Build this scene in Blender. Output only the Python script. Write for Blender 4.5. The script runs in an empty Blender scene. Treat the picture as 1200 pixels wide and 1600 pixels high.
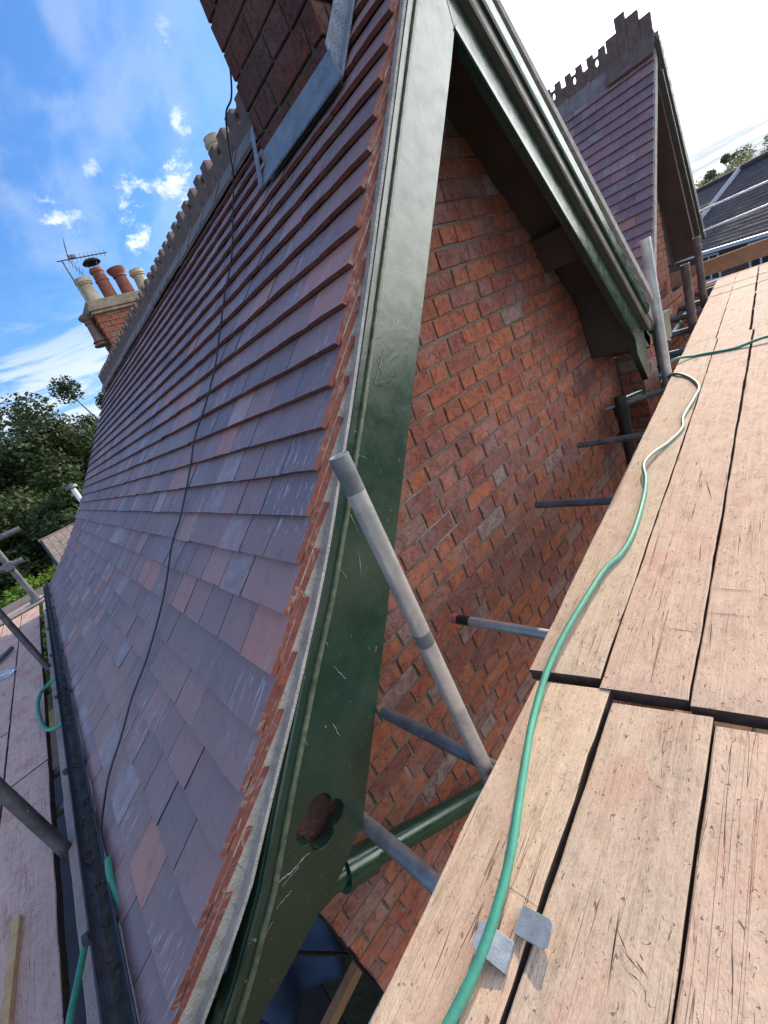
import bpy, bmesh, math, random
from mathutils import Vector, Matrix, noise
random.seed(7)
S = bpy.context.scene
COL = S.collection
R = math.radians
PI = math.pi

# ------------------------------------------------------------------ helpers
def tag(o, label=None, cat=None, group=None, kind=None):
    if label: o['label'] = label
    if cat: o['category'] = cat
    if group: o['group'] = group
    if kind: o['kind'] = kind
    return o

def empty(name, loc=(0, 0, 0), label=None, cat=None, group=None):
    o = bpy.data.objects.new(name, None)
    o.empty_display_size = .1
    COL.objects.link(o); o.location = loc
    return tag(o, label, cat, group)

class MB:
    """collects shapes; build() links them as one mesh object (world coordinates in)"""
    def __init__(s):
        s.v = []; s.f = []; s.m = []; s.t = []
    def poly(s, pts, faces, mi=0, t=.5):
        b = len(s.v); s.v += [tuple(p) for p in pts]
        for i, f in enumerate(faces):
            s.f.append(tuple(b + k for k in f)); s.m.append(mi[i] if isinstance(mi, (list, tuple)) else mi); s.t.append(t)
    def hexa(s, p, mi=0, t=.5):
        s.poly(p, [(0, 3, 2, 1), (4, 5, 6, 7), (0, 1, 5, 4), (1, 2, 6, 5), (2, 3, 7, 6), (3, 0, 4, 7)], mi, t)
    def box(s, c, d, rz=0, mi=0, t=.5, M=None):
        hx, hy, hz = d[0] / 2, d[1] / 2, d[2] / 2
        ps = [Vector((x, y, z)) for z in (-hz, hz) for x, y in ((-hx, -hy), (hx, -hy), (hx, hy), (-hx, hy))]
        m = M or Matrix.Rotation(rz, 3, 'Z')
        s.hexa([m @ p + Vector(c) for p in ps], mi, t)
    def tube(s, pts, r, n=12, cap=True, mi=0, t=.5, radii=None):
        pts = [Vector(p) for p in pts]; rings = []
        prev = None
        for i, p in enumerate(pts):
            d = (pts[min(i + 1, len(pts) - 1)] - pts[max(i - 1, 0)]).normalized()
            if prev is None:
                a = Vector((0, 0, 1)) if abs(d.z) < .9 else Vector((1, 0, 0))
                u = d.cross(a).normalized()
            else:
                u = (prev - d * prev.dot(d)).normalized()
            prev = u; w = d.cross(u)
            rr = radii[i] if radii else r
            rings.append([p + (u * math.cos(2 * PI * k / n) + w * math.sin(2 * PI * k / n)) * rr for k in range(n)])
        b = len(s.v)
        for q in rings: s.v += [tuple(x) for x in q]
        for i in range(len(rings) - 1):
            for k in range(n):
                s.f.append((b + i * n + k, b + i * n + (k + 1) % n, b + (i + 1) * n + (k + 1) % n, b + (i + 1) * n + k)); s.m.append(mi); s.t.append(t)
        if cap:
            s.f.append(tuple(b + k for k in reversed(range(n)))); s.m.append(mi); s.t.append(t)
            e = b + (len(rings) - 1) * n
            s.f.append(tuple(e + k for k in range(n))); s.m.append(mi); s.t.append(t)
    def prism(s, pts2, fn, d0, d1, mi=0, t=.5):
        """extrude a 2D outline; fn(a,b,d) -> xyz"""
        n = len(pts2)
        A = [fn(a, b, d0) for a, b in pts2] + [fn(a, b, d1) for a, b in pts2]
        s.poly(A, [tuple(range(n)), tuple(reversed(range(n, 2 * n)))] + [(i, n + i, n + (i + 1) % n, (i + 1) % n) for i in range(n)], mi, t)
    def build(s, name, mats, parent=None, smooth=False, bevel=0, origin=None):
        me = bpy.data.meshes.new(name)
        o0 = Vector(origin) if origin else Vector((0, 0, 0))
        me.from_pydata([tuple(Vector(p) - o0) for p in s.v], [], s.f)
        mats = mats if isinstance(mats, (list, tuple)) else [mats]
        for m in mats: me.materials.append(m)
        me.polygons.foreach_set('material_index', s.m)
        a = me.attributes.new('tint', 'FLOAT', 'FACE'); a.data.foreach_set('value', [float(x) for x in s.t])
        bm = bmesh.new(); bm.from_mesh(me); bmesh.ops.recalc_face_normals(bm, faces=bm.faces); bm.to_mesh(me); bm.free()
        if smooth:
            me.polygons.foreach_set('use_smooth', [True] * len(me.polygons))
            me.set_sharp_from_angle(angle=R(40))
        o = bpy.data.objects.new(name, me); COL.objects.link(o)
        if origin: o.location = o0
        if parent is not None:
            o.parent = parent
            o.location = o0 - parent_world(parent)
        if bevel:
            b = o.modifiers.new('b', 'BEVEL'); b.width = bevel; b.segments = 2; b.limit_method = 'ANGLE'; b.angle_limit = R(35)
        return o

def parent_world(p):
    v = Vector(p.location)
    while p.parent: p = p.parent; v += Vector(p.location)
    return v

def curve_plate(outline, holes, thick, bev=0):
    """flat plate with holes in local XY, thickness along Z; returns mesh"""
    cu = bpy.data.curves.new('plate', 'CURVE'); cu.dimensions = '2D'; cu.fill_mode = 'BOTH'
    cu.extrude = thick / 2; cu.bevel_depth = bev
    for pl in [outline] + holes:
        sp = cu.splines.new('POLY'); sp.points.add(len(pl) - 1)
        for i, (a, b) in enumerate(pl): sp.points[i].co = (a, b, 0, 1)
        sp.use_cyclic_u = True
    o = bpy.data.objects.new('tmp', cu); COL.objects.link(o)
    dg = bpy.context.evaluated_depsgraph_get(); dg.update()
    me = bpy.data.meshes.new_from_object(o.evaluated_get(dg))
    bpy.data.objects.remove(o)
    return me

# ------------------------------------------------------------------ materials
class NT:
    def __init__(s, name, rough=.7, spec=.5):
        s.m = bpy.data.materials.new(name); s.m.use_nodes = True; s.t = s.m.node_tree
        s.b = s.t.nodes['Principled BSDF']; s.b.inputs['Roughness'].default_value = rough
        s.b.inputs['Specular IOR Level'].default_value = spec
    def n(s, ty, **k):
        x = s.t.nodes.new(ty)
        for a, v in k.items():
            if hasattr(x, a) and not a.startswith('i_'): setattr(x, a, v)
        return x
    def link(s, a, b): s.t.links.new(a, b)
    def coord(s, scale=(1, 1, 1), rot=(0, 0, 0), obj=True, geo=False):
        if geo:
            src = s.n('ShaderNodeNewGeometry').outputs['Position']
        else:
            src = s.n('ShaderNodeTexCoord').outputs['Object']
        mp = s.n('ShaderNodeMapping'); mp.inputs['Scale'].default_value = scale; mp.inputs['Rotation'].default_value = rot
        s.link(src, mp.inputs['Vector']); return mp.outputs['Vector']
    def noise(s, vec, scale, detail=4, rough=.55, dist=0):
        x = s.n('ShaderNodeTexNoise'); x.inputs['Scale'].default_value = scale; x.inputs['Detail'].default_value = detail
        x.inputs['Roughness'].default_value = rough; x.inputs['Distortion'].default_value = dist
        if vec is not None: s.link(vec, x.inputs['Vector'])
        return x.outputs['Fac']
    def ramp(s, fac, stops, interp='LINEAR'):
        x = s.n('ShaderNodeValToRGB'); cr = x.color_ramp; cr.interpolation = interp
        while len(cr.elements) < len(stops): cr.elements.new(.5)
        for e, (p, c) in zip(cr.elements, stops):
            e.position = p; e.color = (c[0], c[1], c[2], 1) if isinstance(c, (tuple, list)) else (c, c, c, 1)
        s.link(fac, x.inputs['Fac']); return x.outputs['Color']
    def mix(s, fac, a, b, mode='MIX'):
        x = s.n('ShaderNodeMix'); x.data_type = 'RGBA'; x.blend_type = mode
        for v, i in ((fac, 0), (a, 6), (b, 7)):
            if hasattr(v, 'links'): s.link(v, x.inputs[i])
            elif i == 0: x.inputs[0].default_value = v
            else: x.inputs[i].default_value = (v[0], v[1], v[2], 1)
        return x.outputs[2]
    def math(s, op, a, b=0):
        x = s.n('ShaderNodeMath'); x.operation = op
        for v, i in ((a, 0), (b, 1)):
            if hasattr(v, 'links'): s.link(v, x.inputs[i])
            else: x.inputs[i].default_value = v
        return x.outputs[0]
    def attr(s, name='tint'):
        x = s.n('ShaderNodeAttribute'); x.attribute_name = name; return x.outputs['Fac']
    def objrand(s): return s.n('ShaderNodeObjectInfo').outputs['Random']
    def col(s, c):
        if hasattr(c, 'links'): s.link(c, s.b.inputs['Base Color'])
        else: s.b.inputs['Base Color'].default_value = (*c, 1)
        return s
    def rough(s, c): s.link(c, s.b.inputs['Roughness']); return s
    def bump(s, h, st=.3, dist=.01, prev=None):
        x = s.n('ShaderNodeBump'); x.inputs['Strength'].default_value = st; x.inputs['Distance'].default_value = dist
        s.link(h, x.inputs['Height'])
        if prev is not None: s.link(prev, x.inputs['Normal'])
        s.link(x.outputs['Normal'], s.b.inputs['Normal']); return x.outputs['Normal']

def simple(name, c, rough=.6, c2=None, sc=8, bump=.2, metal=0, bd=.004):
    m = NT(name, rough); v = m.coord(geo=True)
    nz = m.noise(v, sc, 6, .6)
    c2 = c2 or tuple(x * .6 for x in c)
    m.col(m.ramp(nz, [(.3, c2), (.7, c)])); m.bump(m.noise(v, sc * 6, 5), bump, bd)
    m.b.inputs['Metallic'].default_value = metal
    return m.m

def mk_brick(name, shift=0, dark=.71):
    m = NT(name, .88, .25); v = m.coord(geo=True)
    t = m.attr()
    c = m.ramp(t, [(0, (.38, .125, .06)), (.22, (.49, .16, .07)), (.42, (.42, .13, .065)), (.6, (.34, .115, .07)), (.74, (.23, .10, .08)), (.84, (.46, .17, .085)), (.93, (.33, .15, .11)), (1, (.34, .27, .22))])
    n1 = m.noise(v, 22, 8, .7, .6); n2 = m.noise(v, 5, 6, .65, .4); n3 = m.noise(v, 160, 4, .7); n4 = m.noise(v, 55, 6, .7, 1.0)
    c = m.mix(m.ramp(n1, [(.40, 0), (.66, .75)]), c, (.15, .06, .05))
    c = m.mix(m.ramp(n4, [(.58, 0), (.72, .55)]), c, (.42, .16, .085))
    c = m.mix(m.ramp(n2, [(.48, 0), (.68, .5)]), c, (.33, .235, .20))
    c = m.mix(m.ramp(m.noise(v, 12, 7, .75, .9), [(.55, 0), (.66, .6)]), c, (.10, .055, .045))
    c = m.mix(m.ramp(n3, [(.66, 0), (.72, .5)]), c, (.05, .03, .025))
    c = m.mix(m.ramp(m.noise(v, 75, 3, .6), [(.72, 0), (.75, .7)]), c, (.5, .45, .4))
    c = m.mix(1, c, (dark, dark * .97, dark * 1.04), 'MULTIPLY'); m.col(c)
    h = m.mix(.5, n1, m.noise(v, 90, 6, .75)); h = m.mix(.6, h, m.ramp(m.noise(v, 38, 5, .6, .8), [(.3, 0), (.45, 1)]))
    m.bump(h, 1.0, .008)
    return m.m

def mk_mortar():
    m = NT('mortar', .95, .2); v = m.coord(geo=True)
    n1 = m.noise(v, 3, 5, .6); n2 = m.noise(v, 120, 5, .7)
    c = m.ramp(n1, [(.38, (.085, .058, .043)), (.56, (.15, .115, .092)), (.72, (.36, .32, .30))])
    m.col(m.mix(.35, c, m.ramp(n2, [(.3, (.05, .035, .03)), (.7, (.32, .28, .24))]))); m.bump(m.mix(.5, n2, m.noise(v, 25, 5, .7)), 1., .009)
    return m.m

def mk_tile(name, lo=1.):
    m = NT(name, .5, .5); v = m.coord(geo=True); t = m.attr()
    base = m.ramp(t, [(0, (.165, .122, .13)), (.25, (.235, .155, .158)), (.45, (.31, .175, .165)), (.62, (.22, .145, .148)), (.8, (.40, .215, .185)), (.9, (.43, .20, .16)), (1, (.45, .18, .135))])
    n1 = m.noise(v, 9, 6, .6, .3)
    c = m.mix(m.ramp(n1, [(.35, 0), (.75, .45)]), base, (.37, .225, .21))
    c = m.mix(m.ramp(m.noise(v, 17, 7, .72, .6), [(.54, 0), (.66, .45)]), c, (.13, .10, .11))
    fr = m.math('FRACT', m.math('MULTIPLY', t, 53.7)); c = m.mix(m.math('MULTIPLY', m.ramp(fr, [(.88, 0), (.90, 1)]), m.ramp(m.noise(v, 14, 6, .7), [(.35, 0), (.65, .45)])), c, (.46, .44, .48))
    # white lime streaks running down the slope
    sv = m.coord((5.0, 26, 5.0), geo=True)
    st = m.noise(sv, 3.2, 6, .65, .5); big = m.noise(v, 2.6, 3, .5)
    msk = m.math('MULTIPLY', m.ramp(st, [(.55, 0), (.68, 1)]), m.ramp(big, [(.46, 0), (.62, .85)]))
    c = m.mix(msk, c, (.50, .50, .54))
    sv2 = m.coord((18, 90, 18), geo=True)
    c = m.mix(m.ramp(m.noise(sv2, 3.4, 3, .5), [(.73, 0), (.77, .55)]), c, (.60, .57, .57))
    c = m.mix(m.ramp(m.noise(v, 130, 3, .6), [(.7, 0), (.78, .6)]), c, (.05, .035, .04))
    m.col(c); m.rough(m.ramp(n1, [(.3, .42), (.7, .62)]))
    m.bump(m.mix(.5, m.noise(v, 60, 6, .65), m.noise(sv, 8, 4)), .22, .004)
    return m.m

def mk_verge():
    m = NT('mortar smeared tile edge', .85, .3); v = m.coord(geo=True)
    c = m.ramp(m.noise(v, 30, 5, .6), [(.3, (.12, .036, .028)), (.7, (.235, .075, .052))])
    c = m.mix(m.ramp(m.noise(v, 24, 6, .7, .8), [(.53, 0), (.63, .5)]), c, (.32, .28, .25))
    m.col(c); m.bump(m.noise(v, 70, 5, .7), .7, .004); return m.m

def mk_wood(name, a, b, stain=(.55, .16, .10), stain_amt=.35):
    m = NT(name, .82, .25)
    rnd = m.objrand()
    tc = m.n('ShaderNodeTexCoord').outputs['Object']
    off = m.n('ShaderNodeCombineXYZ'); m.link(m.math('MULTIPLY', rnd, 37.), off.inputs[0]); m.link(m.math('MULTIPLY', rnd, 11.), off.inputs[1])
    add = m.n('ShaderNodeVectorMath'); m.link(tc, add.inputs[0]); m.link(off.outputs[0], add.inputs[1])
    def mp(sc):
        x = m.n('ShaderNodeMapping'); x.inputs['Scale'].default_value = sc; m.link(add.outputs[0], x.inputs['Vector']); return x.outputs[0]
    g = m.noise(mp((1.2, 34, 34)), 2.2, 7, .62, .35)      # long grain
    g2 = m.noise(mp((3, 120, 120)), 2, 4, .6)
    blot = m.noise(mp((2, 6, 6)), 1.6, 5, .6, .4)
    fine = m.noise(mp((60, 160, 60)), 1.5, 4, .7)
    c = m.ramp(g, [(.25, b), (.45, tuple(x * .6 + y * .4 for x, y in zip(a, b))), (.7, a)])
    c = m.mix(m.ramp(blot, [(.35, .0), (.7, .4)]), c, tuple(x * 1.12 for x in a))
    c = m.mix(m.ramp(fine, [(.3, .45), (.5, 0)]), c, tuple(x * .5 for x in b))
    dust = m.noise(mp((7, 12, 12)), 2, 7, .75, .6); c = m.mix(m.ramp(dust, [(.42, 0), (.65, .5)]), c, tuple(min(1, x * 1.25) for x in a)); c = m.mix(m.ramp(dust, [(.28, .45), (.42, 0)]), c, tuple(x * .55 for x in b))
    # chips and dents
    ch = m.noise(mp((26, 60, 30)), 2.4, 3, .5, .8)
    chm = m.math('MAXIMUM', m.ramp(ch, [(.66, 0), (.71, 1)]), m.ramp(m.noise(mp((30, 34, 30)), 2.2, 3, .5, 1.2), [(.69, 0), (.73, 1)]))
    sc_ = m.noise(mp((46, 3.0, 5)), 1.6, 3, .5, .5); scm = m.math('MULTIPLY', m.ramp(sc_, [(.70, 0), (.73, .8)]), m.ramp(m.noise(mp((1.5, 2, 2)), 1.3, 2), [(.45, 0), (.6, 1)]))
    c = m.mix(scm, c, tuple(x * .45 for x in b))
    c = m.mix(m.math('MULTIPLY', chm, .75), c, tuple(x * .35 for x in b))
    # cracks along the grain
    cr = m.noise(mp((.9, 42, 20)), 1.7, 2, .4, .6)
    crm = m.ramp(cr, [(.492, 0), (.4985, 1), (.5015, 1), (.508, 0)])
    gate = m.ramp(m.noise(mp((1.3, 3, 3)), 1.9, 2), [(.5, 0), (.6, 1)])
    crk = m.math('MULTIPLY', crm, gate)
    c = m.mix(m.math('MULTIPLY', crk, .8), c, (.05, .03, .02))
    # knots
    vo = m.n('ShaderNodeTexVoronoi'); vo.inputs['Scale'].default_value = 1.0; m.link(mp((2.2, 5.5, 2)), vo.inputs['Vector'])
    kn = m.ramp(vo.outputs['Distance'], [(.0, 1), (.07, .85), (.12, 0)])
    c = m.mix(m.math('MULTIPLY', kn, .55), c, (.17, .085, .04))
    # red tile dust
    rs = m.ramp(m.noise(mp((2.4, 4, 4)), 1.4, 6, .7, .5), [(.52, 0), (.78, 1)])
    c = m.mix(m.math('MULTIPLY', rs, stain_amt), c, stain)
    c = m.mix(1, c, m.ramp(rnd, [(0, (1.04, 1.0, .92)), (.35, (.88, .86, .84)), (.6, (1.0, .95, .93)), (1, (.94, .86, .84))]), 'MULTIPLY'); m.col(c)
    h = m.mix(.5, g, fine); h = m.mix(.35, h, g2)
    inv = m.math('SUBTRACT', 1, m.math('MAXIMUM', chm, crk))
    h2 = m.math('MULTIPLY', h, inv)
    m.bump(m.mix(.4, h2, dust), .8, .008)
    return m.m

def mk_paint(name, c, c2, rough=.22, dirt=.5):
    m = NT(name, rough, .6); v = m.coord(geo=True)
    n1 = m.noise(v, 7, 6, .6); n2 = m.noise(v, 45, 6, .7, .5); n3 = m.noise(v, 260, 2, .5)
    col = m.ramp(n1, [(.3, c2), (.7, c)])
    # white cobweb marks, bird lime and chips
    col = m.mix(m.ramp(n2, [(.66, 0), (.69, dirt)]), col, (.45, .46, .38))
    w = m.noise(m.coord((9, 9, 30), (0, .9, 0), geo=True), 2.5, 5, .7, 2.2)
    wm = m.ramp(w, [(.497, 0), (.4995, 1), (.5005, 1), (.503, 0)])
    gate = m.ramp(m.noise(v, 3.5, 2), [(.55, 0), (.65, 1)])
    col = m.mix(m.math('MULTIPLY', m.math('MULTIPLY', wm, gate), .5 * dirt), col, (.6, .6, .5))
    m.col(col); m.rough(m.ramp(m.noise(v, 14, 5, .6), [(.3, rough * .75), (.7, rough * 1.6)]))
    m.bump(m.mix(.25, m.noise(m.coord((1, 1, 1), geo=True), 16, 6, .6, 1.), m.noise(m.coord((30, 30, 5), (0, .7, 0), geo=True), 3, 4, .6)), .14, .008)
    return m.m

def mk_metal(name, c=(.60, .60, .59), c2=(.30, .30, .30), rough=.42, metal=.75):
    m = NT(name, rough); v = m.coord(geo=True)
    n1 = m.noise(v, 9, 7, .65, .6); n2 = m.noise(v, 70, 5, .7)
    col = m.ramp(n1, [(.32, c2), (.62, c)]); col = m.mix(m.ramp(n2, [(.6, 0), (.75, .5)]), col, (.12, .1, .09))
    col = m.mix(m.ramp(m.noise(v, 40, 3), [(.72, 0), (.76, .8)]), col, (.6, .6, .58))
    m.col(col); m.b.inputs['Metallic'].default_value = metal
    m.rough(m.ramp(n1, [(.3, rough * 1.3), (.7, rough * .8)])); m.bump(n2, .25, .002)
    return m.m

def mk_leaf(name, cols, rough=.6):
    m = NT(name, rough, .3)
    m.col(m.ramp(m.attr(), [(i / (len(cols) - 1), c) for i, c in enumerate(cols)]))
    tr = m.n('ShaderNodeBsdfTranslucent'); ad = m.n('ShaderNodeMixShader'); ad.inputs[0].default_value = .3
    m.link(m.ramp(m.attr(), [(i / (len(cols) - 1), tuple(min(1, x * 1.5) for x in c)) for i, c in enumerate(cols)]), tr.inputs['Color'])
    m.link(m.b.outputs[0], ad.inputs[1]); m.link(tr.outputs[0], ad.inputs[2])
    m.link(ad.outputs[0], m.t.nodes['Material Output'].inputs['Surface'])
    return m.m

M = dict(
    brick=mk_brick('brick'), mortar=mk_mortar(), tile=mk_tile('roof tile'),
    joint=simple('tile joint shadow dirt', (.05, .035, .035), .9, (.03, .02, .02), 30, .1), verge_edge=mk_verge(), tile_edge=simple('tile edge clay', (.24, .07, .045), .8, (.11, .035, .03), 30, .4),  # joint: shade between tiles painted dark on their clay sides
    lime=simple('pointing mortar', (.46, .43, .385), .95, (.27, .25, .225), 22, .9, 0, .008),
    ridge=simple('ridge tile clay', (.20, .125, .10), .85, (.09, .07, .06), 14, .6), ridge_wing=simple('weathered ridge wing', (.26, .23, .22), .8, (.15, .13, .125), 9, .5),
    lead=simple('lead flashing', (.30, .33, .37), .5, (.17, .20, .24), 16, .6, .35, .012),
    green=mk_paint('green gloss paint', (.015, .044, .028), (.010, .030, .020), .23, .6),
    green2=mk_paint('green pipe paint', (.012, .052, .030), (.008, .035, .022), .16, .25),
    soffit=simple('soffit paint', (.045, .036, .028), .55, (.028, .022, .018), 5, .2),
    brown=mk_paint('weathered brown green paint', (.085, .078, .062), (.055, .05, .04), .4, .4),
    steel=mk_metal('galvanised tube'), steel_mid=mk_metal('weathered tube', (.20, .21, .22), (.09, .095, .10), .6, .5), steel_dark=mk_metal('dull tube', (.16, .16, .17), (.06, .06, .065), .5, .5),
    steel_brown=mk_metal('rusty tube', (.14, .10, .08), (.06, .045, .04), .6, .3),
    zinc=simple('zinc plate', (.42, .45, .46), .5, (.26, .29, .30), 45, .2, .6),
    wood=mk_wood('scaffold board', (.60, .455, .335), (.38, .275, .195), (.50, .19, .14), .5),
    wood_red=mk_wood('dusty scaffold board', (.66, .47, .40), (.44, .28, .23), (.44, .12, .09), .95),
    wood_grey=mk_wood('grey board', (.44, .38, .34), (.28, .24, .22), (.3, .2, .17), .1),
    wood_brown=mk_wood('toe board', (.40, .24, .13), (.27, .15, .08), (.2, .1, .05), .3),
    board_edge=simple('dirty board edge', (.13, .085, .06), .95, (.045, .032, .026), 26, .7), batten=mk_wood('new batten', (.60, .42, .22), (.45, .29, .14)),  # board edges: dirt, darkened further with painted gap shade
    black=simple('black plastic', (.025, .025, .028), .35, (.012, .012, .013), 20, .15),
    gutter=simple('gutter black', (.045, .045, .055), .55, (.016, .016, .02), 14, .4),
    hose=simple('green hose', (.055, .31, .20), .5, (.05, .22, .15), 30, .15),
    hose_pale=simple('worn hose', (.16, .27, .20), .42, (.10, .19, .14), 20, .1),
    tarp=simple('blue tarpaulin', (.045, .085, .165), .55, (.025, .05, .11), 4, .3, 0, .01),
    pot_cream=simple('cream pot', (.46, .39, .27), .8, (.26, .22, .16), 7, .4),
    pot_red=simple('red pot', (.24, .075, .045), .8, (.12, .04, .03), 7, .4),
    stone=simple('coping stone', (.30, .24, .17), .9, (.13, .11, .08), 9, .6),
    white=simple('white paint', (.78, .79, .80), .4, (.68, .7, .72), 6, .05),
    glass=simple('window glass', (.04, .05, .06), .08, (.02, .025, .03), 2, 0),
    bark=simple('bark', (.10, .075, .055), .95, (.05, .04, .03), 8, .6),
    moss=simple('moss and leaves', (.055, .05, .04), .95, (.018, .017, .016), 30, .6),
    pink=simple('pink tube paint', (.42, .09, .13), .5, (.3, .06, .09), 20, .1),
    leafA=mk_leaf('dark foliage', [(.010, .020, .006), (.020, .036, .010), (.036, .056, .015), (.06, .08, .022)]),
    leafB=mk_leaf('olive foliage', [(.05, .06, .02), (.09, .10, .03), (.13, .135, .045), (.17, .17, .07)]),
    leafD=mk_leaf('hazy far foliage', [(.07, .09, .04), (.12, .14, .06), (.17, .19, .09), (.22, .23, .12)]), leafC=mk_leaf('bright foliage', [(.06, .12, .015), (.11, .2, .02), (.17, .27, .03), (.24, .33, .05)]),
)
pb = NT('clear plastic', .08, .5); pb.col((.75, .85, .95)); pb.b.inputs['Transmission Weight'].default_value = .8
M['plastic'] = pb.m
M['worn'] = simple('worn green arris', (.16, .17, .10), .35, (.03, .06, .035), 38, .4)

# ------------------------------------------------------------------ roof profile (X,Z of tile tails), south slope falling to -X
PROF = [(-.445, -1.130), (-.366, -1.068), (-.241, -.968), (-.127, -.875), (-.02, -.787), (.082, -.695), (.184, -.598), (.291, -.490),
        (.386, -.395), (.480, -.300)]
x, z = PROF[-1]
while x < 1.80:
    k = 1.13 + .06 * min(1, (x - .48) / 1.4); st = .124 / math.hypot(1, k) * 1
    x += st; z += st * k; PROF.append((x, z))
RX = 1.885; RZ = z + (RX - x) * 1.19
def zroof(X):
    P_ = PROF + [(RX, RZ)]
    for (a, b), (c, d) in zip(P_, P_[1:]):
        if X <= c: return b + (X - a) * (d - b) / (c - a)
    return RZ
Y0, Y1 = 1.0, 8.55

def build_tiles(prof, y0, y1, width, mb, t=.0145, drop=.021, jit=1., skip=None, sgn=1, seam=.0013, cols=2, cap=None, edge=1, inner=0):
    """one slab per tile, tail at prof[i]"""
    n = len(prof)
    ext = list(prof)
    d = Vector((prof[-1][0] - prof[-2][0], 0, prof[-1][1] - prof[-2][1]))
    for k in range(3): ext.append((ext[-1][0] + d.x, ext[-1][1] + d.z))
    if cap is not None: ext = [e if (e[0] - cap[0]) * sgn < 0 else cap for e in ext]
    ext += [ext[-1]] * 2
    for i in range(n):
        if i > 0: pass
        tail = Vector((ext[i][0], 0, ext[i][1])); u3 = ext[i + 3]; up2 = Vector((ext[i + 2][0] * .6 + u3[0] * .4, 0, ext[i + 2][1] * .6 + u3[1] * .4))
        up1 = Vector((ext[i + 1][0], 0, ext[i + 1][1]))
        s = (up2 - tail); nrm = Vector((-s.z, 0, s.x)).normalized() * sgn
        if nrm.z < 0: nrm = -nrm
        head = up2 - nrm * (drop * 2.4) ; mid = up1 - nrm * drop
        y = y0; first = True
        while y < y1 - .01:
            w = width
            if first and i % 2: w = width * 1.5
            first_tile = first; first = False
            if y + w > y1: w = y1 - y
            a, b = y + (seam if not first_tile else 0), y + w - seam
            if skip and skip((a + b) / 2, tail.x): y += w; continue
            g = (lambda v: random.uniform(-v, v) * jit)
            tl = random.random()
            tl = tl * .62 + (.38 if random.random() < .22 else 0)
            sl = g(.0032); lift = abs(g(.0018)); tw = g(.0018)
            pts = []
            sd = s.normalized()
            cb = .0022
            for j in range(cols + 1):
                f = j / cols; yy = a + (b - a) * f
                c = cb * (1 - (2 * f - 1) ** 2)
                ex = nrm * (c + lift + tw * (f - .5) * 2)
                sk = sd * (sl + g(.0008))
                pts.append([tail + ex + sk, mid + ex * .5, head + ex * .1])
                for q in pts[-1]: q.y = yy
            V = []; 
            for p in pts: V += [tuple(q) for q in p] + [tuple(q - nrm * t) for q in p]
            F = []; mi = []
            for j in range(cols):
                A = j * 6; B = A + 6
                for k in range(2):
                    F.append((A + k, A + k + 1, B + k + 1, B + k)); mi.append(0)
                    F.append((A + 3 + k, B + 3 + k, B + 4 + k, A + 4 + k)); mi.append(1)
                F.append((A, B, B + 3, A + 3)); mi.append(1)
                F.append((A + 2, A + 5, B + 5, B + 2)); mi.append(1)
            for A, rev in ((0, 0), (cols * 6, 1)):
                for k in range(2):
                    F.append((A + k, A + 3 + k, A + 4 + k, A + k + 1)); mi.append(edge if (first_tile and not rev) else inner)
            mb.poly(V, F, mi, tl)
            y += w

def brick_wall(mb, mm, org, ux, uz, nrm, L, H, inside, bl=.232, bh=.0765, joint=.012, depth=.03, var=1.0, z0=0, tb=None):
    """Flemish bond on a plane. org: corner; ux along; uz up; nrm outward; inside(u,v) tests the brick centre"""
    org, ux, uz, nrm = Vector(org), Vector(ux), Vector(uz), Vector(nrm)
    row = 0; v = 0
    hd = bl / 2 - joint / 2
    while v < H:
        u = -random.uniform(0, .01) - (0 if row % 2 else (bl + joint) * .73)
        k = 0; wob = random.uniform(-.002, .002)
        while u < L:
            w = bl if k % 2 == 0 else hd
            a, b = u, min(u + w, L); a = max(a, 0)
            if b - a > .02 and inside((a + b) / 2, v + bh / 2):
                j = lambda q: random.uniform(-q, q)
                out = j(.0020) * var
                e = .0035
                t = random.random() if tb is None else tb()
                base = []
                for (uu, vv) in ((a, v), (b, v), (b, v + bh), (a, v + bh)):
                    base.append((uu + j(.0042), vv + wob + j(.0036)))
                bk = [org + ux * p[0] + uz * p[1] - nrm * depth for p in base]
                md = [org + ux * p[0] + uz * p[1] + nrm * (out - e) for p in base]
                cu, cv = (a + b) / 2, v + bh / 2
                ft = [org + ux * (p[0] + (e if p[0] < cu else -e) + j(.0012)) + uz * (p[1] + (e if p[1] < cv else -e) + j(.0012)) + nrm * out for p in base]
                mb.poly(bk + md + ft, [(8, 9, 10, 11)] + [(4 + i, 4 + (i + 1) % 4, 8 + (i + 1) % 4, 8 + i) for i in range(4)] + [(i, (i + 1) % 4, 4 + (i + 1) % 4, 4 + i) for i in range(4)], 0, t)
            u += w + joint; k += 1
        v += bh + joint - .001; row += 1

# ================================================================== MAIN HOUSE
house = empty('brick_house', (1.9, 4.5, -6), 'near red brick gable with purple tiled roof, dark green bargeboards and big chimney', 'house')
WY = 1.28
KS = 3.457
def wall_top(X):   # soffit line both sides
    return min(KS - 1.222 * X, KS - 1.222 * (3.772 - X)) + .03
# gable wall
mb = MB(); x0, x1, zb, zt = -.057, 3.43, -3.9, 1.25
brick_wall(mb, None, (x0, WY, zb), (1, 0, 0), (0, 0, 1), (0, -1, 0), x1 - x0, zt - zb, lambda u, v: (zb + v < wall_top(x0 + u) - .02))
gw = mb.build('gable_wall', M['brick'], house)
mb = MB()
mb.prism([(x0 + .004, zb), (x1 - .004, zb), (x1 - .004, min(wall_top(x1), -.6)), (1.886, 1.28), (x0 + .004, wall_top(x0))], lambda a, b, d: (a, d, b), WY + .0065, WY + .22)
mb.build('mortar_bed', M['mortar'], gw)
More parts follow.
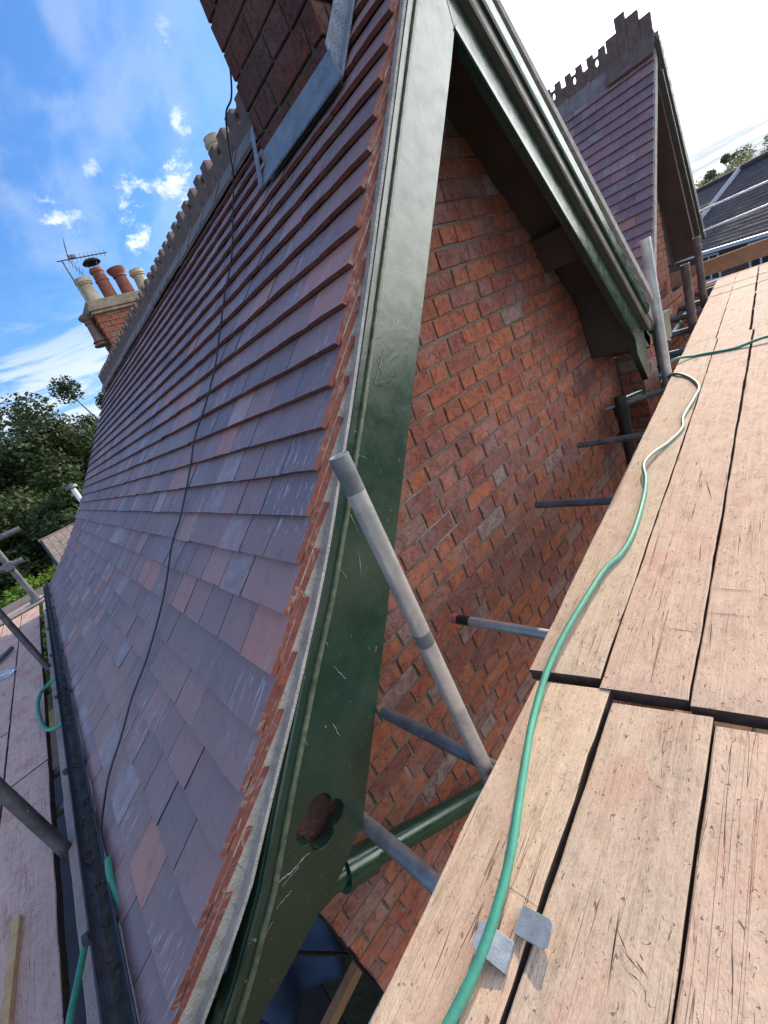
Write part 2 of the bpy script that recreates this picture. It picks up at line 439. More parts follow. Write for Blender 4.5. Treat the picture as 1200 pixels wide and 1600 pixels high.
# side walls of the house under the eaves
mb = MB()
brick_wall(mb, None, (-.057, 8.4, -6), (0, -1, 0), (0, 0, 1), (-1, 0, 0), 7.1, 4.75, lambda u, v: True)
mb.box((-.057 + .12, 4.9, -3.6), (.2, 7.0, 4.7))
mb.build('side_wall', M['brick'], house)
mb = MB()
mb.box((3.3, 5.0, -3.4), (.25, 7.2, 5.2)); mb.build('far_side_wall', M['brick'], house)
# brick pier at the far corner carrying the eave foot
mb = MB()
brick_wall(mb, None, (3.43, WY - .01, -3.9), (0, -1, 0), (0, 0, 1), (-1, 0, 0), .15, 3.2, lambda u, v: True, tb=lambda: random.choice([.2, .5, .95, .98, .3]))
brick_wall(mb, None, (3.43, WY - .16, -3.9), (1, 0, 0), (0, 0, 1), (0, -1, 0), .33, 3.2, lambda u, v: True)
mb.box((3.60, WY - .06, -2.3), (.32, .185, 3.17), mi=1)
mb.build('corner_pier', [M['brick'], M['mortar']], house)

# near slope tiles
mb = MB()
chim = lambda y, xx: (1.30 < y < 1.83 and xx > 1.52)
build_tiles(PROF, Y0, Y1, .2, mb, skip=chim, cap=(RX, RZ), t=.016, edge=2, inner=3)
roof = mb.build('roof', [M['tile'], M['tile_edge'], M['verge_edge'], M['joint']], house)
# solid roof deck under the tiles
mb = MB()
n0 = lambda X, Z, o: (X + o * .75, Z - o * .66)
top = [n0(a, b, .052) for a, b in PROF] + [(RX, RZ - .08)]
pts = top + [(RX, RZ - .16)] + [n0(a, b, .11) for a, b in reversed(PROF)]
for i in range(len(PROF)):
    a, b = top[i], top[i + 1]
    c, d = (n0(*PROF[i + 1], .11) if i + 1 < len(PROF) else (RX, RZ - .16)), n0(*PROF[i], .11)
    mb.prism([a, b, c, d], lambda p, q, e: (p, e, q), Y0 + .03, Y1 - .01)
mb.build('roof_deck', M['soffit'], roof)
# mortar verge bedding between tile ends and bargeboard (near slope)
OUT = [(1.886, 1.255), (1.683, 1.015), (1.223, .452), (.935, .104), (.756, -.108), (.557, -.337), (.404, -.505), (.243, -.663), (.019, -.872), (-.139, -1.024), (-.286, -1.122), (-.47, -1.245)]
def lerp_out(X):
    for (a, b), (c, d) in zip(OUT, OUT[1:]):
        if X >= c: return d + (X - c) * (b - d) / (a - c)
    return OUT[-1][1]
mb = MB()
xs = [-.47 + i * .06 for i in range(40)]; xs = [q for q in xs if q < RX] + [RX]
tp, bt = [], []
for q in xs:
    w = noise.noise(Vector((q * 9, 3, 1))) * .004
    tp.append((q, zroof(q) - .034)); bt.append((q, lerp_out(q) + .008 + w))
for i in range(len(xs) - 1):
    jy = Y0 + .004 + noise.noise(Vector((xs[i] * 14, 0, 5))) * .003
    mb.prism([bt[i], bt[i + 1], tp[i + 1], tp[i]], lambda p, q, e: (p, e, q), jy, Y0 + .05)
mb.build('verge_pointing', M['lime'], roof)
# undercloak strip just above the board
mb = MB()
for i in range(len(xs) - 1):
    a, b = bt[i], bt[i + 1]
    mb.prism([(a[0], a[1] - .003), (b[0], b[1] - .003), (b[0] - .006, b[1] + .005), (a[0] - .006, a[1] + .005)], lambda p, q, e: (p, e, q), Y0 - .022, Y0 + .05)
mb.build('undercloak', M['lime'], roof)
# far slope
mb = MB()
FP = [(3.44, -.47)]
for i in range(15): FP.append((FP[-1][0] - .0775, FP[-1][1] + .0955 * 1.0))
FP = [(3.44 - i * .0795, -.47 + i * (.0795 * 1.19)) for i in range(20)]
build_tiles(FP, .972, Y1, .2, mb, sgn=-1, cols=1, cap=(RX, RZ), edge=2, jit=.5)
far_roof = mb.build('roof', [M['tile'], M['tile_edge'], M['lime']], house)
mb = MB()
mb.prism([(3.42, -.50), (RX, RZ - .07), (RX, RZ - .14), (3.38, -.58)], lambda p, q, e: (p, e, q), .975, Y1 - .02)
mb.build('roof_deck', M['lime'], far_roof)

mb = MB(); mb.prism([(3.45, -.535), (RX, RZ - .035), (RX, RZ + .004), (3.455, -.475)], lambda p, q, e: (p, e, q), .953, .990)
mb.build('verge_pointing', M['lime'], far_roof)
# bargeboards ---------------------------------------------------------------
def xz_plate(name, outline, holes, y, thick, mat, parent, bev=.002):
    me = curve_plate(outline, holes, thick, bev)
    me.transform(Matrix.Rotation(PI / 2, 4, 'X'))
    me.transform(Matrix.Translation((0, y + thick / 2, 0)))
    me.name = name; me.materials.clear(); me.materials.append(mat)
    o = bpy.data.objects.new(name, me); COL.objects.link(o); o.parent = parent; o.location = -parent_world(parent)
    return o
quat = []
qc = (.085, -1.06)
cr = .055
for i in range(64):
    a = 2 * PI * i / 64 + R(20)
    r = cr * (1.02 + .42 * abs(math.sin(2 * (a - R(20)))) ** .7)
    quat.append((qc[0] + r * math.cos(a), qc[1] + r * math.sin(a)))
inner_near = [(-.44, -1.372), (-.289, -1.330), (-.198, -1.312), (-.036, -1.268), (.02, -1.262), (.09, -1.235), (.167, -1.203), (1.8, .79)]
BO = OUT[:-4] + [(.030, -.884), (-.118, -1.043), (-.258, -1.165), (-.435, -1.30)]
near_board = xz_plate('bargeboard', [(1.880, 1.245)] + BO[1:] + inner_near + [(1.880, .893)], [quat], Y0, .034, M['green'], house)
tag(near_board, 'dark green glossy bargeboard on the near slope with a quatrefoil cut-out')
# mould strip on the near board, following the outer edge
def strip(pts, off0, off1, y0, y1, name, mat, parent, sgn=1):
    mb = MB()
    P_ = [Vector((a, 0, b)) for a, b in pts]
    L = []
    for i, p in enumerate(P_):
        d = (P_[min(i + 1, len(P_) - 1)] - P_[max(i - 1, 0)]).normalized()
        nn = Vector((-d.z, 0, d.x)) * sgn
        L.append((p + nn * off0, p + nn * off1))
    n = len(L); V = []
    for a, b in L: V += [(a.x, y1, a.z), (a.x, y0 + .004, a.z), (a.x + (b.x - a.x) * .2, y0, a.z + (b.z - a.z) * .2), (b.x, y0, b.z), (b.x, y1, b.z)]
    F = []
    for i in range(n - 1):
        for k in range(5): F.append((i * 5 + k, i * 5 + (k + 1) % 5, (i + 1) * 5 + (k + 1) % 5, (i + 1) * 5 + k))
    F += [(0, 1, 2, 3, 4), tuple((n - 1) * 5 + k for k in (4, 3, 2, 1, 0))]
    mb.poly(V, F)
    return mb.build(name, mat, parent)
strip(BO, .004, .030, Y0 - .012, Y0 - .0005, 'moulding', M['green'], near_board, 1)
strip(BO, .032, .044, Y0 - .022, Y0 - .0005, 'moulding', M['worn'], near_board, 1)
for pl, w_ in ((((.020, -1.095), (-.029, -1.091), (-.063, -1.078), (-.102, -1.066)), .0011), (((-.018, -1.097), (-.074, -1.096)), .0006), (((-.064, -1.132), (-.111, -1.129)), .0006), (((-.135, -1.145), (-.179, -1.163)), .0006), (((.172, -.786), (.163, -.839)), .0006), (((.251, -.852), (.248, -.901)), .0006),
               (((.974, .005), (.882, -.076)), .0006), (((.933, -.013), (.928, -.072)), .0005), (((.574, -.48), (.545, -.552)), .0006), (((.602, -.364), (.603, -.431)), .0006), (((.357, -.589), (.349, -.652)), .0006), (((.334, -.711), (.348, -.774)), .0006), (((.45, -.42), (.49, -.47), (.50, -.53)), .0005), (((.70, -.22), (.74, -.26)), .0005)):
    mb = MB(); pp = []
    for (a, b), (c, d) in zip(pl, pl[1:]):
        for k in range(6): pp.append((a + (c - a) * k / 6 + random.uniform(-.002, .002), Y0 - .004, b + (d - b) * k / 6 + random.uniform(-.002, .002)))
    pp.append((pl[-1][0], Y0 - .004, pl[-1][1]))
    mb.tube(pp, w_, 5, radii=[w_ * random.uniform(.6, 1.8) for _ in pp]); mb.build('cobweb', M['lime'], near_board)
# backing seen through the cut-out
mb = MB(); mb.box((.085, Y0 + .075, -1.06), (.26, .02, .24)); mb.build('backing', simple('rotten timber', (.22, .10, .07), .95, (.07, .04, .035), 18, .9, 0, .02), near_board)
# far board
fo = [(1.886, 1.245), (2.264, .82), (2.65, .352), (3.217, -.345), (3.215, -.48), (3.20, -.62), (3.175, -.79), (3.14, -.84), (3.035, -.64), (3.045, -.545), (2.511, .113 + .03), (1.886, .893)]
far_board = xz_plate('bargeboard', fo, [], Y0, .034, M['green'], house)
tag(far_board, 'dark green bargeboard on the far slope, shining along its face')
strip([(1.886, 1.247), (2.264, .785), (2.65, .313), (3.24, -.408)], -.055, .0, Y0 - .05, Y0 - .0005, 'moulding', M['green'], far_board)
strip([(1.886, 1.247), (2.264, .785), (2.65, .313), (3.30, -.481)], -.105, -.055, Y0 - .035, Y0 - .0005, 'moulding', M['brown'], far_board)
strip([(1.886, .902), (3.03, -.496)], -.012, .010, Y0 - .008, Y0 - .0005, 'moulding', M['green2'], far_board)
# soffits (boards spanning from bargeboard back to the wall) and purlin end
mb = MB()
mb.prism([(1.886, 1.152), (3.40, -.698), (3.44, -.65), (1.886, 1.22)], lambda p, q, e: (p, e, q), Y0 + .036, 1.5)
mb.prism([(3.05, -.60), (3.40, -.69), (3.44, -.62), (2.98, -.19)], lambda p, q, e: (p, e, q), Y0 + .036, 1.27)
mb.build('soffit', M['soffit'], house)
mb = MB()
mb.prism([(1.886, 1.152), (.12, -1.006), (.07, -.93), (1.886, 1.22)], lambda p, q, e: (p, e, q), Y0 + .036, 1.5)
mb.build('soffit', M['soffit'], house)
mb = MB(); mb.prism([(2.62, .20), (2.70, .02), (2.86, .02), (2.86, .10), (2.70, .30)], lambda p, q, e: (p, e, q), Y0 + .036, 1.3)
mb.build('purlin_end', M['soffit'], house, bevel=.004)

# ridge tiles ---------------------------------------------------------------
def ridge_mesh(L=.3, h=.13, wing=.175, slope=1.19, th=.052):
    # local: x along ridge, z up, y across
    o = [(.004, -.02), (L - .004, -.02), (L - .004, .07), (L - .035, .07), (L - .036, .078), (L - .036, h), (L - .112, h), (L - .112, .108), (L - .125, .098),
         (.125, .098), (.112, .108), (.112, h), (.036, h), (.036, .078), (.035, .07), (.004, .07)]
    hole = [(L / 2 + .026 * math.cos(2 * PI * k / 14), .063 + .026 * math.sin(2 * PI * k / 14)) for k in range(14)]
    me = curve_plate(o, [hole], th, .002)
    me.transform(Matrix.Rotation(PI / 2, 4, 'X'))
    bm = bmesh.new(); bm.from_mesh(me)
    NC = len(bm.faces)
    k = math.atan(slope)
    for sg in (1, -1):
        c, s_ = math.cos(k), math.sin(k)
        pr = [(0, .012), (sg * wing * c, -wing * s_ + .012), (sg * (wing * c - .012), -wing * s_ - .002), (0, -.012)]
        vs = [bm.verts.new((xx, y, z_)) for xx in (.003, L - .003) for y, z_ in pr]
        bm.faces.new(vs[:4]); bm.faces.new(vs[:3:-1])
        for i in range(4): bm.faces.new((vs[i], vs[4 + i], vs[4 + (i + 1) % 4], vs[(i + 1) % 4]))
        for xx in (L - .03,):   # roll at the joint
            vs = [bm.verts.new((q, y + sg * .004, z_ + .008)) for q in (xx, L + .006) for y, z_ in pr]
            bm.faces.new(vs[:4]); bm.faces.new(vs[:3:-1])
            for i in range(4): bm.faces.new((vs[i], vs[4 + i], vs[4 + (i + 1) % 4], vs[(i + 1) % 4]))
    bmesh.ops.recalc_face_normals(bm, faces=bm.faces)
    bm.to_mesh(me); bm.free(); me.materials.clear(); me.materials.append(M['ridge']); me.materials.append(M['ridge_wing'])
    me.polygons.foreach_set('material_index', [0 if i < NC else 1 for i in range(len(me.polygons))])
    return me
rm = ridge_mesh()
def ridge_row(parent, X, Z, ya, yb, skip=None, sc=1., zs=1.):
    y = ya; first = None
    pw = parent_world(parent)
    while y < yb:
        if not (skip and skip(y + .15)):
            o = bpy.data.objects.new('ridge_tile', rm); COL.objects.link(o); o.parent = parent
            o.location = Vector((X, y, Z + random.uniform(-.004, .004))) - pw
            o.rotation_euler = (random.uniform(-.02, .02), random.uniform(-.012, .012), PI / 2 + random.uniform(-.012, .012)); o.scale = (sc, sc * (.8 if zs > 1 else 1), sc * zs)
        y += .302 * sc
ridge_row(house, RX, RZ + .035, 1.86, 8.4)

# big chimney near -----------------------------------------------------------
cx0, cx1, cy0, cy1 = 1.545, 2.30, 1.292, 1.850
mb = MB()
def tbc(): return random.choice([.6, .66, .72, .78, .5, .7, .8, .62])
bh = .0765
brick_wall(mb, None, (cx0, cy1, .84), (0, -1, 0), (0, 0, 1), (-1, 0, 0), cy1 - cy0, 2.4, lambda u, v: True, bl=.27, bh=.095, joint=.014, var=2., tb=tbc)
brick_wall(mb, None, (cx0, cy0, .84), (1, 0, 0), (0, 0, 1), (0, -1, 0), cx1 - cx0, 2.4, lambda u, v: True, bl=.27, bh=.095, joint=.014, var=2., tb=tbc)
mb.box(((cx0 + cx1) / 2, (cy0 + cy1) / 2, 1.92), (cx1 - cx0 - .022, cy1 - cy0 - .022, 2.2), mi=1)
mb2m = simple('dark old mortar', (.12, .10, .08), .95, (.05, .045, .035), 30, .7)
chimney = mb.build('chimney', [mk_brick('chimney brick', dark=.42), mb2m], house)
mb = MB()
zc = zroof(cx0)
mb.box((cx0 - .008, (cy0 + cy1) / 2 - .005, zc + .02), (.012, cy1 - cy0 + .03, .11))
A = math.atan(1.19)
mb.poly([(cx0 - .012, cy0 - .03, zc + .02), (cx0 - .012, cy1 + .02, zc + .02), (cx0 - .075, cy1 + .03, zc - .058), (cx0 - .075, cy0 - .09, zc - .058),
         (cx0 - .016, cy0 - .03, zc + .026), (cx0 - .016, cy1 + .02, zc + .026), (cx0 - .081, cy1 + .03, zc - .050), (cx0 - .081, cy0 - .09, zc - .050)],
        [(0, 1, 2, 3), (4, 7, 6, 5), (0, 4, 5, 1), (1, 5, 6, 2), (2, 6, 7, 3), (3, 7, 4, 0)])
# corner lead at the far side and stepped side flashing
mb.hexa([(cx0 - .012, cy1 + .014, zc + .17), (cx0 - .012, cy1 - .014, zc + .17), (cx0 - .085, cy1 - .004, zc - .055), (cx0 - .085, cy1 + .03, zc - .055),
         (cx0 - .004, cy1 + .014, zc + .18), (cx0 - .004, cy1 - .014, zc + .18), (cx0 - .07, cy1 - .004, zc - .035), (cx0 - .07, cy1 + .03, zc - .035)])
mb.hexa([(cx0 - .008, cy0 - .010, zc - .06), (cx0 - .008, cy0 - .002, zc - .06), (1.90, cy0 - .002, RZ - .05), (1.90, cy0 - .010, RZ - .05),
         (cx0 - .008, cy0 - .010, zc + .10), (cx0 - .008, cy0 - .002, zc + .10), (1.90, cy0 - .002, RZ + .11), (1.90, cy0 - .010, RZ + .11)])
mb.hexa([(cx0 - .03, cy0 - .006, zroof(cx0 - .03) + .0), (cx0 - .03, cy0 - .05, zroof(cx0 - .03) + .0), (1.88, cy0 - .05, RZ), (1.88, cy0 - .006, RZ),
         (cx0 - .03, cy0 - .006, zroof(cx0 - .03) + .014), (cx0 - .03, cy0 - .05, zroof(cx0 - .03) + .014), (1.88, cy0 - .05, RZ + .014), (1.88, cy0 - .006, RZ + .014)])
mb.build('flashing', M['lead'], chimney, bevel=.003)

# rear chimney with pots at the far end of the ridge --------------------------
def lathe(prof, c, n=20, mb=None, lean=0):
    mb = mb or MB(); c = Vector(c)
    b = len(mb.v)
    for r, z_ in prof:
        for k in range(n): mb.v.append((c.x + r * math.cos(2 * PI * k / n) + lean * z_, c.y + r * math.sin(2 * PI * k / n), c.z + z_))
    for i in range(len(prof) - 1):
        for k in range(n):
            mb.f.append((b + i * n + k, b + i * n + (k + 1) % n, b + (i + 1) * n + (k + 1) % n, b + (i + 1) * n + k)); mb.m.append(0); mb.t.append(.5)
    mb.f.append(tuple(b + k for k in range(n))); mb.m.append(0); mb.t.append(.5)
    return mb
CY = 9.05
sx0, sx1 = 2.42, 3.75
mb = MB()
brick_wall(mb, None, (sx0, CY + .25, 1.2), (0, -1, 0), (0, 0, 1), (-1, 0, 0), .5, 1.32, lambda u, v: True)
brick_wall(mb, None, (sx0, CY - .25, 1.2), (1, 0, 0), (0, 0, 1), (0, -1, 0), sx1 - sx0, 1.32, lambda u, v: True, tb=lambda: random.choice([.1, .2, .45, .9, .98, .5]))
mb.box(((sx0 + sx1) / 2, CY, 1.8), (sx1 - sx0 - .03, .47, 1.5), mi=1)
mb.prism([(sx0 - .32, 1.18), (sx1 + .1, 1.18), (sx1 + .1, 1.62), (sx0 - .02, 1.72), (sx0 - .14, 1.45)], lambda p, q, e: (p, e, q), CY - .30, CY + .3, mi=1)
stack = mb.build('chimney', [M['brick'], M['stone']], house)
mb = MB()
mb.box(((sx0 + sx1) / 2, CY, 2.50), (sx1 - sx0 + .07, .60, .05)); mb.box(((sx0 + sx1) / 2, CY, 2.56), (sx1 - sx0 + .13, .66, .07)); mb.box(((sx0 + sx1) / 2, CY, 2.645), (sx1 - sx0 + .05, .58, .10))
mb.build('coping', M['stone'], stack, bevel=.012)
def pot(c, h, r, mat, style=0, parent=None):
    if style == 0: pr = [(r * 1.15, 0), (r * 1.02, h * .18), (r * .82, h * .72), (r * .84, h * .74), (r * 1.0, h * .76), (r * 1.0, h * .8), (r * 1.12, h * .83), (r * 1.12, h * .9), (r * .98, h * .93), (r * 1.02, h), (r * .8, h), (r * .75, h * .7)]
    elif style == 1: pr = [(r, 0), (r * .93, h * .6), (r * 1.02, h * .62), (r * 1.02, h * .65), (r * .9, h * .67), (r * .88, h * .86), (r * 1.0, h * .88), (r * 1.05, h * .95), (r * .9, h), (r * .7, h), (r * .7, h * .8)]
    else: pr = [(r * 1.2, 0), (r * 1.2, h * .06), (r, h * .08), (r * .85, h * .7), (r, h * .72), (r * .95, h * .78), (r * 1.3, h * .92), (r * 1.35, h), (r * 1.1, h), (r * .8, h * .8)]
    return lathe(pr, c).build('chimney_pot', mat, parent, smooth=True)
pot((2.62, CY, 2.69), .44, .125, M['pot_cream'], 0, stack)
p2 = pot((2.92, CY, 2.69), .56, .115, M['pot_red'], 1, stack)
mb = MB(); lathe([(.02, .72), (.12, .70), (.155, .665), (.15, .655)], (2.92, CY, 2.69), 20, mb)
for k in range(4):
    a = k * PI / 2 + .4; mb.tube([(2.92 + .09 * math.cos(a), CY + .09 * math.sin(a), 3.2), (2.92 + .13 * math.cos(a), CY + .13 * math.sin(a), 3.36)], .006, 6)
mb.build('cowl', M['gutter'], p2)
pot((3.24, CY, 2.69), .50, .12, M['pot_red'], 2, stack)
pot((3.56, CY, 2.69), .42, .12, M['pot_cream'], 0, stack)
# small ringed pot at the lower corner of the stack
mb = lathe([(.13, 0), (.14, .02), (.10, .05), (.13, .07), (.10, .10), (.085, .14), (.07, .36), (.085, .38), (.075, .42), (.12, .46), (.13, .50), (.08, .54), (.03, .55)], (2.33, CY - .05, 2.03), 18)
mb.build('vent_pot', M['ridge'], stack, smooth=True)
# stack behind the ridge whose pot shows over the cresting
bs = empty('chimney_stack', (4.3, 6.0, 1.5), 'cream chimney pot peeping over the ridge cresting beside the big chimney', 'chimney')
mb = MB(); brick_wall(mb, None, (4.0, 5.72, .4), (1, 0, 0), (0, 0, 1), (0, -1, 0), .6, 2.5, lambda u, v: True); mb.box((4.3, 6.0, 1.65), (.58, .52, 2.5), mi=1)
mb.build('stack', [M['brick'], M['mortar']], bs)
pot((4.26, 6.0, 2.90), .56, .12, M['pot_cream'], 0, bs)

# aerial
ae = empty('tv_aerial', (2.36, CY + .1, 2.5), 'thin television aerial on a leaning mast beside the rear chimney pots', 'aerial')
mb = MB(); mb.tube([(2.47, CY - .1, 2.35), (2.47, CY - .1, 3.43)], .014, 8); mb.build('mast', M['steel_dark'], ae)
mb = MB()
c0 = Vector((2.47, CY - .1, 3.42)); dirv = Vector((.80, -.1, -.02)).normalized(); up = Vector((0, 0, 1)); side = dirv.cross(up)
mb.tube([c0 - dirv * .08, c0 + dirv * .72], .009, 6)
for k in range(9):
    q = c0 + dirv * (.16 + k * .065); L = .10 - k * .003
    mb.tube([q - (side + up * .3) * L, q + (side + up * .3) * L], .003, 5)
for sg in (1, -1):
    rod = [c0 + dirv * .1, c0 + dirv * .02 + up * sg * .26 - dirv * -.16]
    mb.tube(rod, .007, 6)
    for k in range(5):
        q = rod[0].lerp(rod[1], k / 4); mb.tube([q - side * .2, q + side * .2], .003, 5)
mb.box(c0 + dirv * .17 + up * .03, (.09, .06, .05))
mb.build('antenna', M['steel_dark'], ae)

# gutter on the near eave ------------------------------------------------------
mb = MB()
gx, gz, gr = -.480, -1.108, .036
prof = [(gx + gr * math.cos(a), gz + gr * math.sin(a)) for a in [PI + PI * k / 10 for k in range(11)]]
inn = [(gx + (gr - .005) * math.cos(a), gz + (gr - .005) * math.sin(a)) for a in [PI + PI * k / 10 for k in range(11)]]
full = prof + inn[::-1]
for i in range(10):
    mb.prism([prof[i], prof[i + 1], inn[i + 1], inn[i]], lambda p, q, e: (p, e, q), .55, 8.7)
gut = mb.build('gutter', M['gutter'], house, smooth=True)
for y in (1.42, 2.4, 3.4, 4.4, 5.4, 6.4, 7.4):
    mb = MB()
    for i in range(10):
        a, b = prof[i], prof[i + 1]; e = 1.12
        mb.prism([(gx + (a[0] - gx) * e, gz + (a[1] - gz) * e), (gx + (b[0] - gx) * e, gz + (b[1] - gz) * e), b, a], lambda p, q, t_: (p, t_, q), y, y + .03)
    mb.box((gx - gr - .004, y + .015, gz + .006), (.016, .03, .016))
    mb.build('gutter_bracket', M['gutter'], gut)
mb = MB()
random.seed(3)
for k in range(150):
    y = random.choice([random.gauss(2.0, .5), random.gauss(3.3, .25), random.uniform(.9, 8)]); 
    if y < .8: continue
    s_ = random.uniform(.006, .02)
    s_ *= .7; mb.box((gx + random.uniform(-.026, .024), y, gz - .026 + random.uniform(0, .012)), (s_, s_ * random.uniform(.6, 1.6), s_ * .5), random.random() * 3, M=Matrix.Rotation(random.random() * 3, 3, (random.random(), random.random(), 1)))
mb.box((gx, 4.6, gz - .034), (.046, 7.9, .01))
mb.build('gutter_debris', M['moss'], gut)
mb = MB(); mb.box((-.42, 4.9, -1.20), (.02, 7.6, .09)); mb.box((-.23, 4.9, -1.20), (.34, 7.6, .015)); mb.build('fascia', M['soffit'], house)

# pipes ------------------------------------------------------------------------
mb = MB()
mb.tube([(-.40, 1.10, -1.24), (-.30, 1.14, -1.36), (-.12, 1.16, -1.40), (.02, 1.165, -1.435), (.12, 1.165, -1.50)], .043, 18)
mb.tube([(.07, 1.165, -1.468), (.165, 1.165, -1.535)], .055, 20); mb.tube([(.062, 1.165, -1.462), (.082, 1.165, -1.476)], .060, 20)
mb.tube([(.12, 1.165, -1.50), (.66, 1.165, -1.885), (.95, 1.19, -2.09), (1.0, 1.2, -2.2), (1.0, 1.2, -3.8)], .042, 18)
mb.build('waste_pipe', M['green2'], house, smooth=True)
# hopper and downpipe at the far corner
mb = MB()
mb.box((3.93, 1.16, -.70), (.26, .17, .17)); mb.box((3.93, 1.16, -.60), (.30, .21, .035))
mb.tube([(3.95, 1.16, -.78), (3.97, 1.16, -1.05)], .045, 14)
mb.tube([(3.97, 1.16, -1.03), (3.86, 1.155, -1.10), (3.2, 1.15, -.955), (3.06, 1.17, -.93)], .026, 12)
mb.tube([(3.97, 1.16, -1.0), (3.98, 1.16, -3.5)], .036, 14)
mb.build('rainwater_hopper', M['green2'], house, smooth=True)
mb = MB(); mb.tube([(3.07, 1.165, -.90), (3.06, 1.165, -1.0), (3.06, 1.165, -3.6)], .040, 14); mb.tube([(3.06, 1.165, -.96), (3.06, 1.165, -1.03)], .05, 14); mb.box((3.06, 1.2, -1.18), (.16, .05, .03))
mb.build('downpipe', M['black'], house, smooth=True)
# recessed link wall with a white window between the gables
mb = MB()
brick_wall(mb, None, (3.76, 1.62, -3.9), (1, 0, 0), (0, 0, 1), (0, -1, 0), 4.0, 3.1, lambda u, v: not (.62 < u < 1.25 and 1.2 < v < 2.85), tb=lambda: random.choice([.0, .3, .5, .6]))
mb.box((5.9, 1.8, -2.4), (4.2, .3, 3.0), mi=1)
lw = mb.build('link_wall', [M['brick'], M['mortar']], house)
mb = MB()
for a in (4.40, 4.70, 4.99): mb.box((a, 1.60, -1.9), (.055, .05, 1.6))
for b in (-2.65, -1.9, -1.12): mb.box((4.69, 1.602, b), (.6, .04, .06))
win = mb.build('window', M['white'], house)
mb = MB(); mb.box((4.69, 1.625, -1.9), (.56, .008, 1.5)); mb.build('pane', M['glass'], win)

# ================================================================== SECOND GABLE
g2 = empty('gabled_house', (8.0, 4.0, -6), 'second gabled house beyond, crested ridge and brown bargeboards against the bright sky', 'house')
AX, AZ, GY = 8.09, 2.06, 1.85
NX, NZ = 6.36, -.84
mb = MB()
n = 24
P2 = [(NX + (AX - NX) * i / n, NZ + (AZ - NZ) * i / n) for i in range(n)]
build_tiles(P2, GY, GY + 5, .2, mb, cols=1, drop=.022, t=.016, cap=(AX, AZ), edge=2)
r2 = mb.build('roof', [M['tile'], M['tile_edge'], M['lime']], g2)
mb = MB(); k2 = (AZ - NZ) / (AX - NX)
mb.prism([(NX + .02, NZ - .03), (AX, AZ - .05), (AX, AZ - .2), (NX + .12, NZ - .03)], lambda p, q, e: (p, e, q), GY - .012, GY + 5)
mb.build('verge_pointing', M['lime'], r2)
FX, FZ = 9.14, -.36
mb = MB(); mb.prism([(AX, AZ + .03), (FX, FZ), (FX - .04, FZ - .06), (AX, AZ - .10)], lambda p, q, e: (p, e, q), GY - .05, GY + 5); mb.build('roof', M['tile'], g2)
# barge boards of the second gable
b2 = xz_plate('bargeboard', [(AX, AZ - .02), (FX - .08, FZ - .05), (FX - .10, FZ - .22), (FX - .17, FZ - .16), (AX, AZ - .42)], [], GY - .02, .035, M['brown'], g2)
strip([(AX, AZ - .03), (FX - .02, FZ - .04)], -.09, -.0, GY - .07, GY - .021, 'moulding', M['brown'], b2)
strip([(AX, AZ - .36), (FX - .17, FZ - .10)], -.03, .0, GY - .045, GY - .021, 'moulding', M['brown'], b2)
xz_plate('bargeboard', [(AX, AZ - .16), (NX + .02, NZ - .08), (NX + .10, NZ - .18), (AX, AZ - .42)], [], GY + .02, .035, M['brown'], g2)
mb = MB(); mb.prism([(AX, AZ - .40), (FX - .16, FZ - .18), (FX - .30, FZ - .24), (AX - .10, AZ - .34)], lambda p, q, e: (p, e, q), GY + .016, GY + .55)
mb.prism([(AX, AZ - .40), (NX + .16, NZ - .10), (NX + .10, NZ - .1), (AX - .10, AZ - .34)], lambda p, q, e: (p, e, q), GY + .056, GY + .55)
mb.prism([(FX - .17, FZ - .18), (FX - .30, FZ - .27), (8.28, FZ - .18), (8.0, .8), (8.2, 1.2)], lambda p, q, e: (p, e, q), GY + .30, GY + .50)
mb.build('soffit', simple('soffit brown', (.09, .055, .04), .6, (.05, .03, .025), 4, .2), g2)
mb = MB()
ins2 = lambda u, v: (-3.9 + v < min(AZ - .42 - (AX - (6.6 + u)) * k2 if 6.6 + u < AX else AZ - .42 - ((6.6 + u) - AX) * 2.2, 9))
brick_wall(mb, None, (6.6, 2.10, -3.9), (1, 0, 0), (0, 0, 1), (0, -1, 0), 1.66, 5.5, ins2, tb=lambda: random.choice([.2, .3, .45, .9, .1]))
mb.prism([(6.61, -3.9), (8.25, -3.9), (8.25, AZ - .9), (AX, AZ - .55), (6.61, AZ - .55 - (AX - 6.61) * k2)], lambda p, q, e: (p, e, q), 2.112, 2.35, mi=1)
mb.build('gable_wall', [M['brick'], M['mortar']], g2)
ridge_row(g2, AX, AZ + .05, GY + .50, GY + 2.6, zs=1.75)
# tall stepped crest at the front end of the ridge
mb = MB()
for y, w, h in ((GY + .0, .125, .25), (GY + .125, .14, .36), (GY + .265, .12, .44), (GY + .385, .13, .30)):
    mb.box((AX, y + w / 2, AZ + .0 + h / 2), (.05, w - .0015, h))
for sg in (1, -1):
    k = k2 if sg < 0 else 2.3
    L = .27
    mb.hexa([(AX, GY - .01, AZ + .04), (AX + sg * L / math.hypot(1, k), GY - .01, AZ + .04 - L * k / math.hypot(1, k)), (AX + sg * L / math.hypot(1, k), GY + .55, AZ + .04 - L * k / math.hypot(1, k)), (AX, GY + .55, AZ + .04),
             (AX, GY - .01, AZ + .07), (AX + sg * (L / math.hypot(1, k) + .02), GY - .01, AZ + .06 - L * k / math.hypot(1, k)), (AX + sg * (L / math.hypot(1, k) + .02), GY + .55, AZ + .06 - L * k / math.hypot(1, k)), (AX, GY + .55, AZ + .07)])
mb.build('ridge_finial', M['ridge'], g2, bevel=.008)

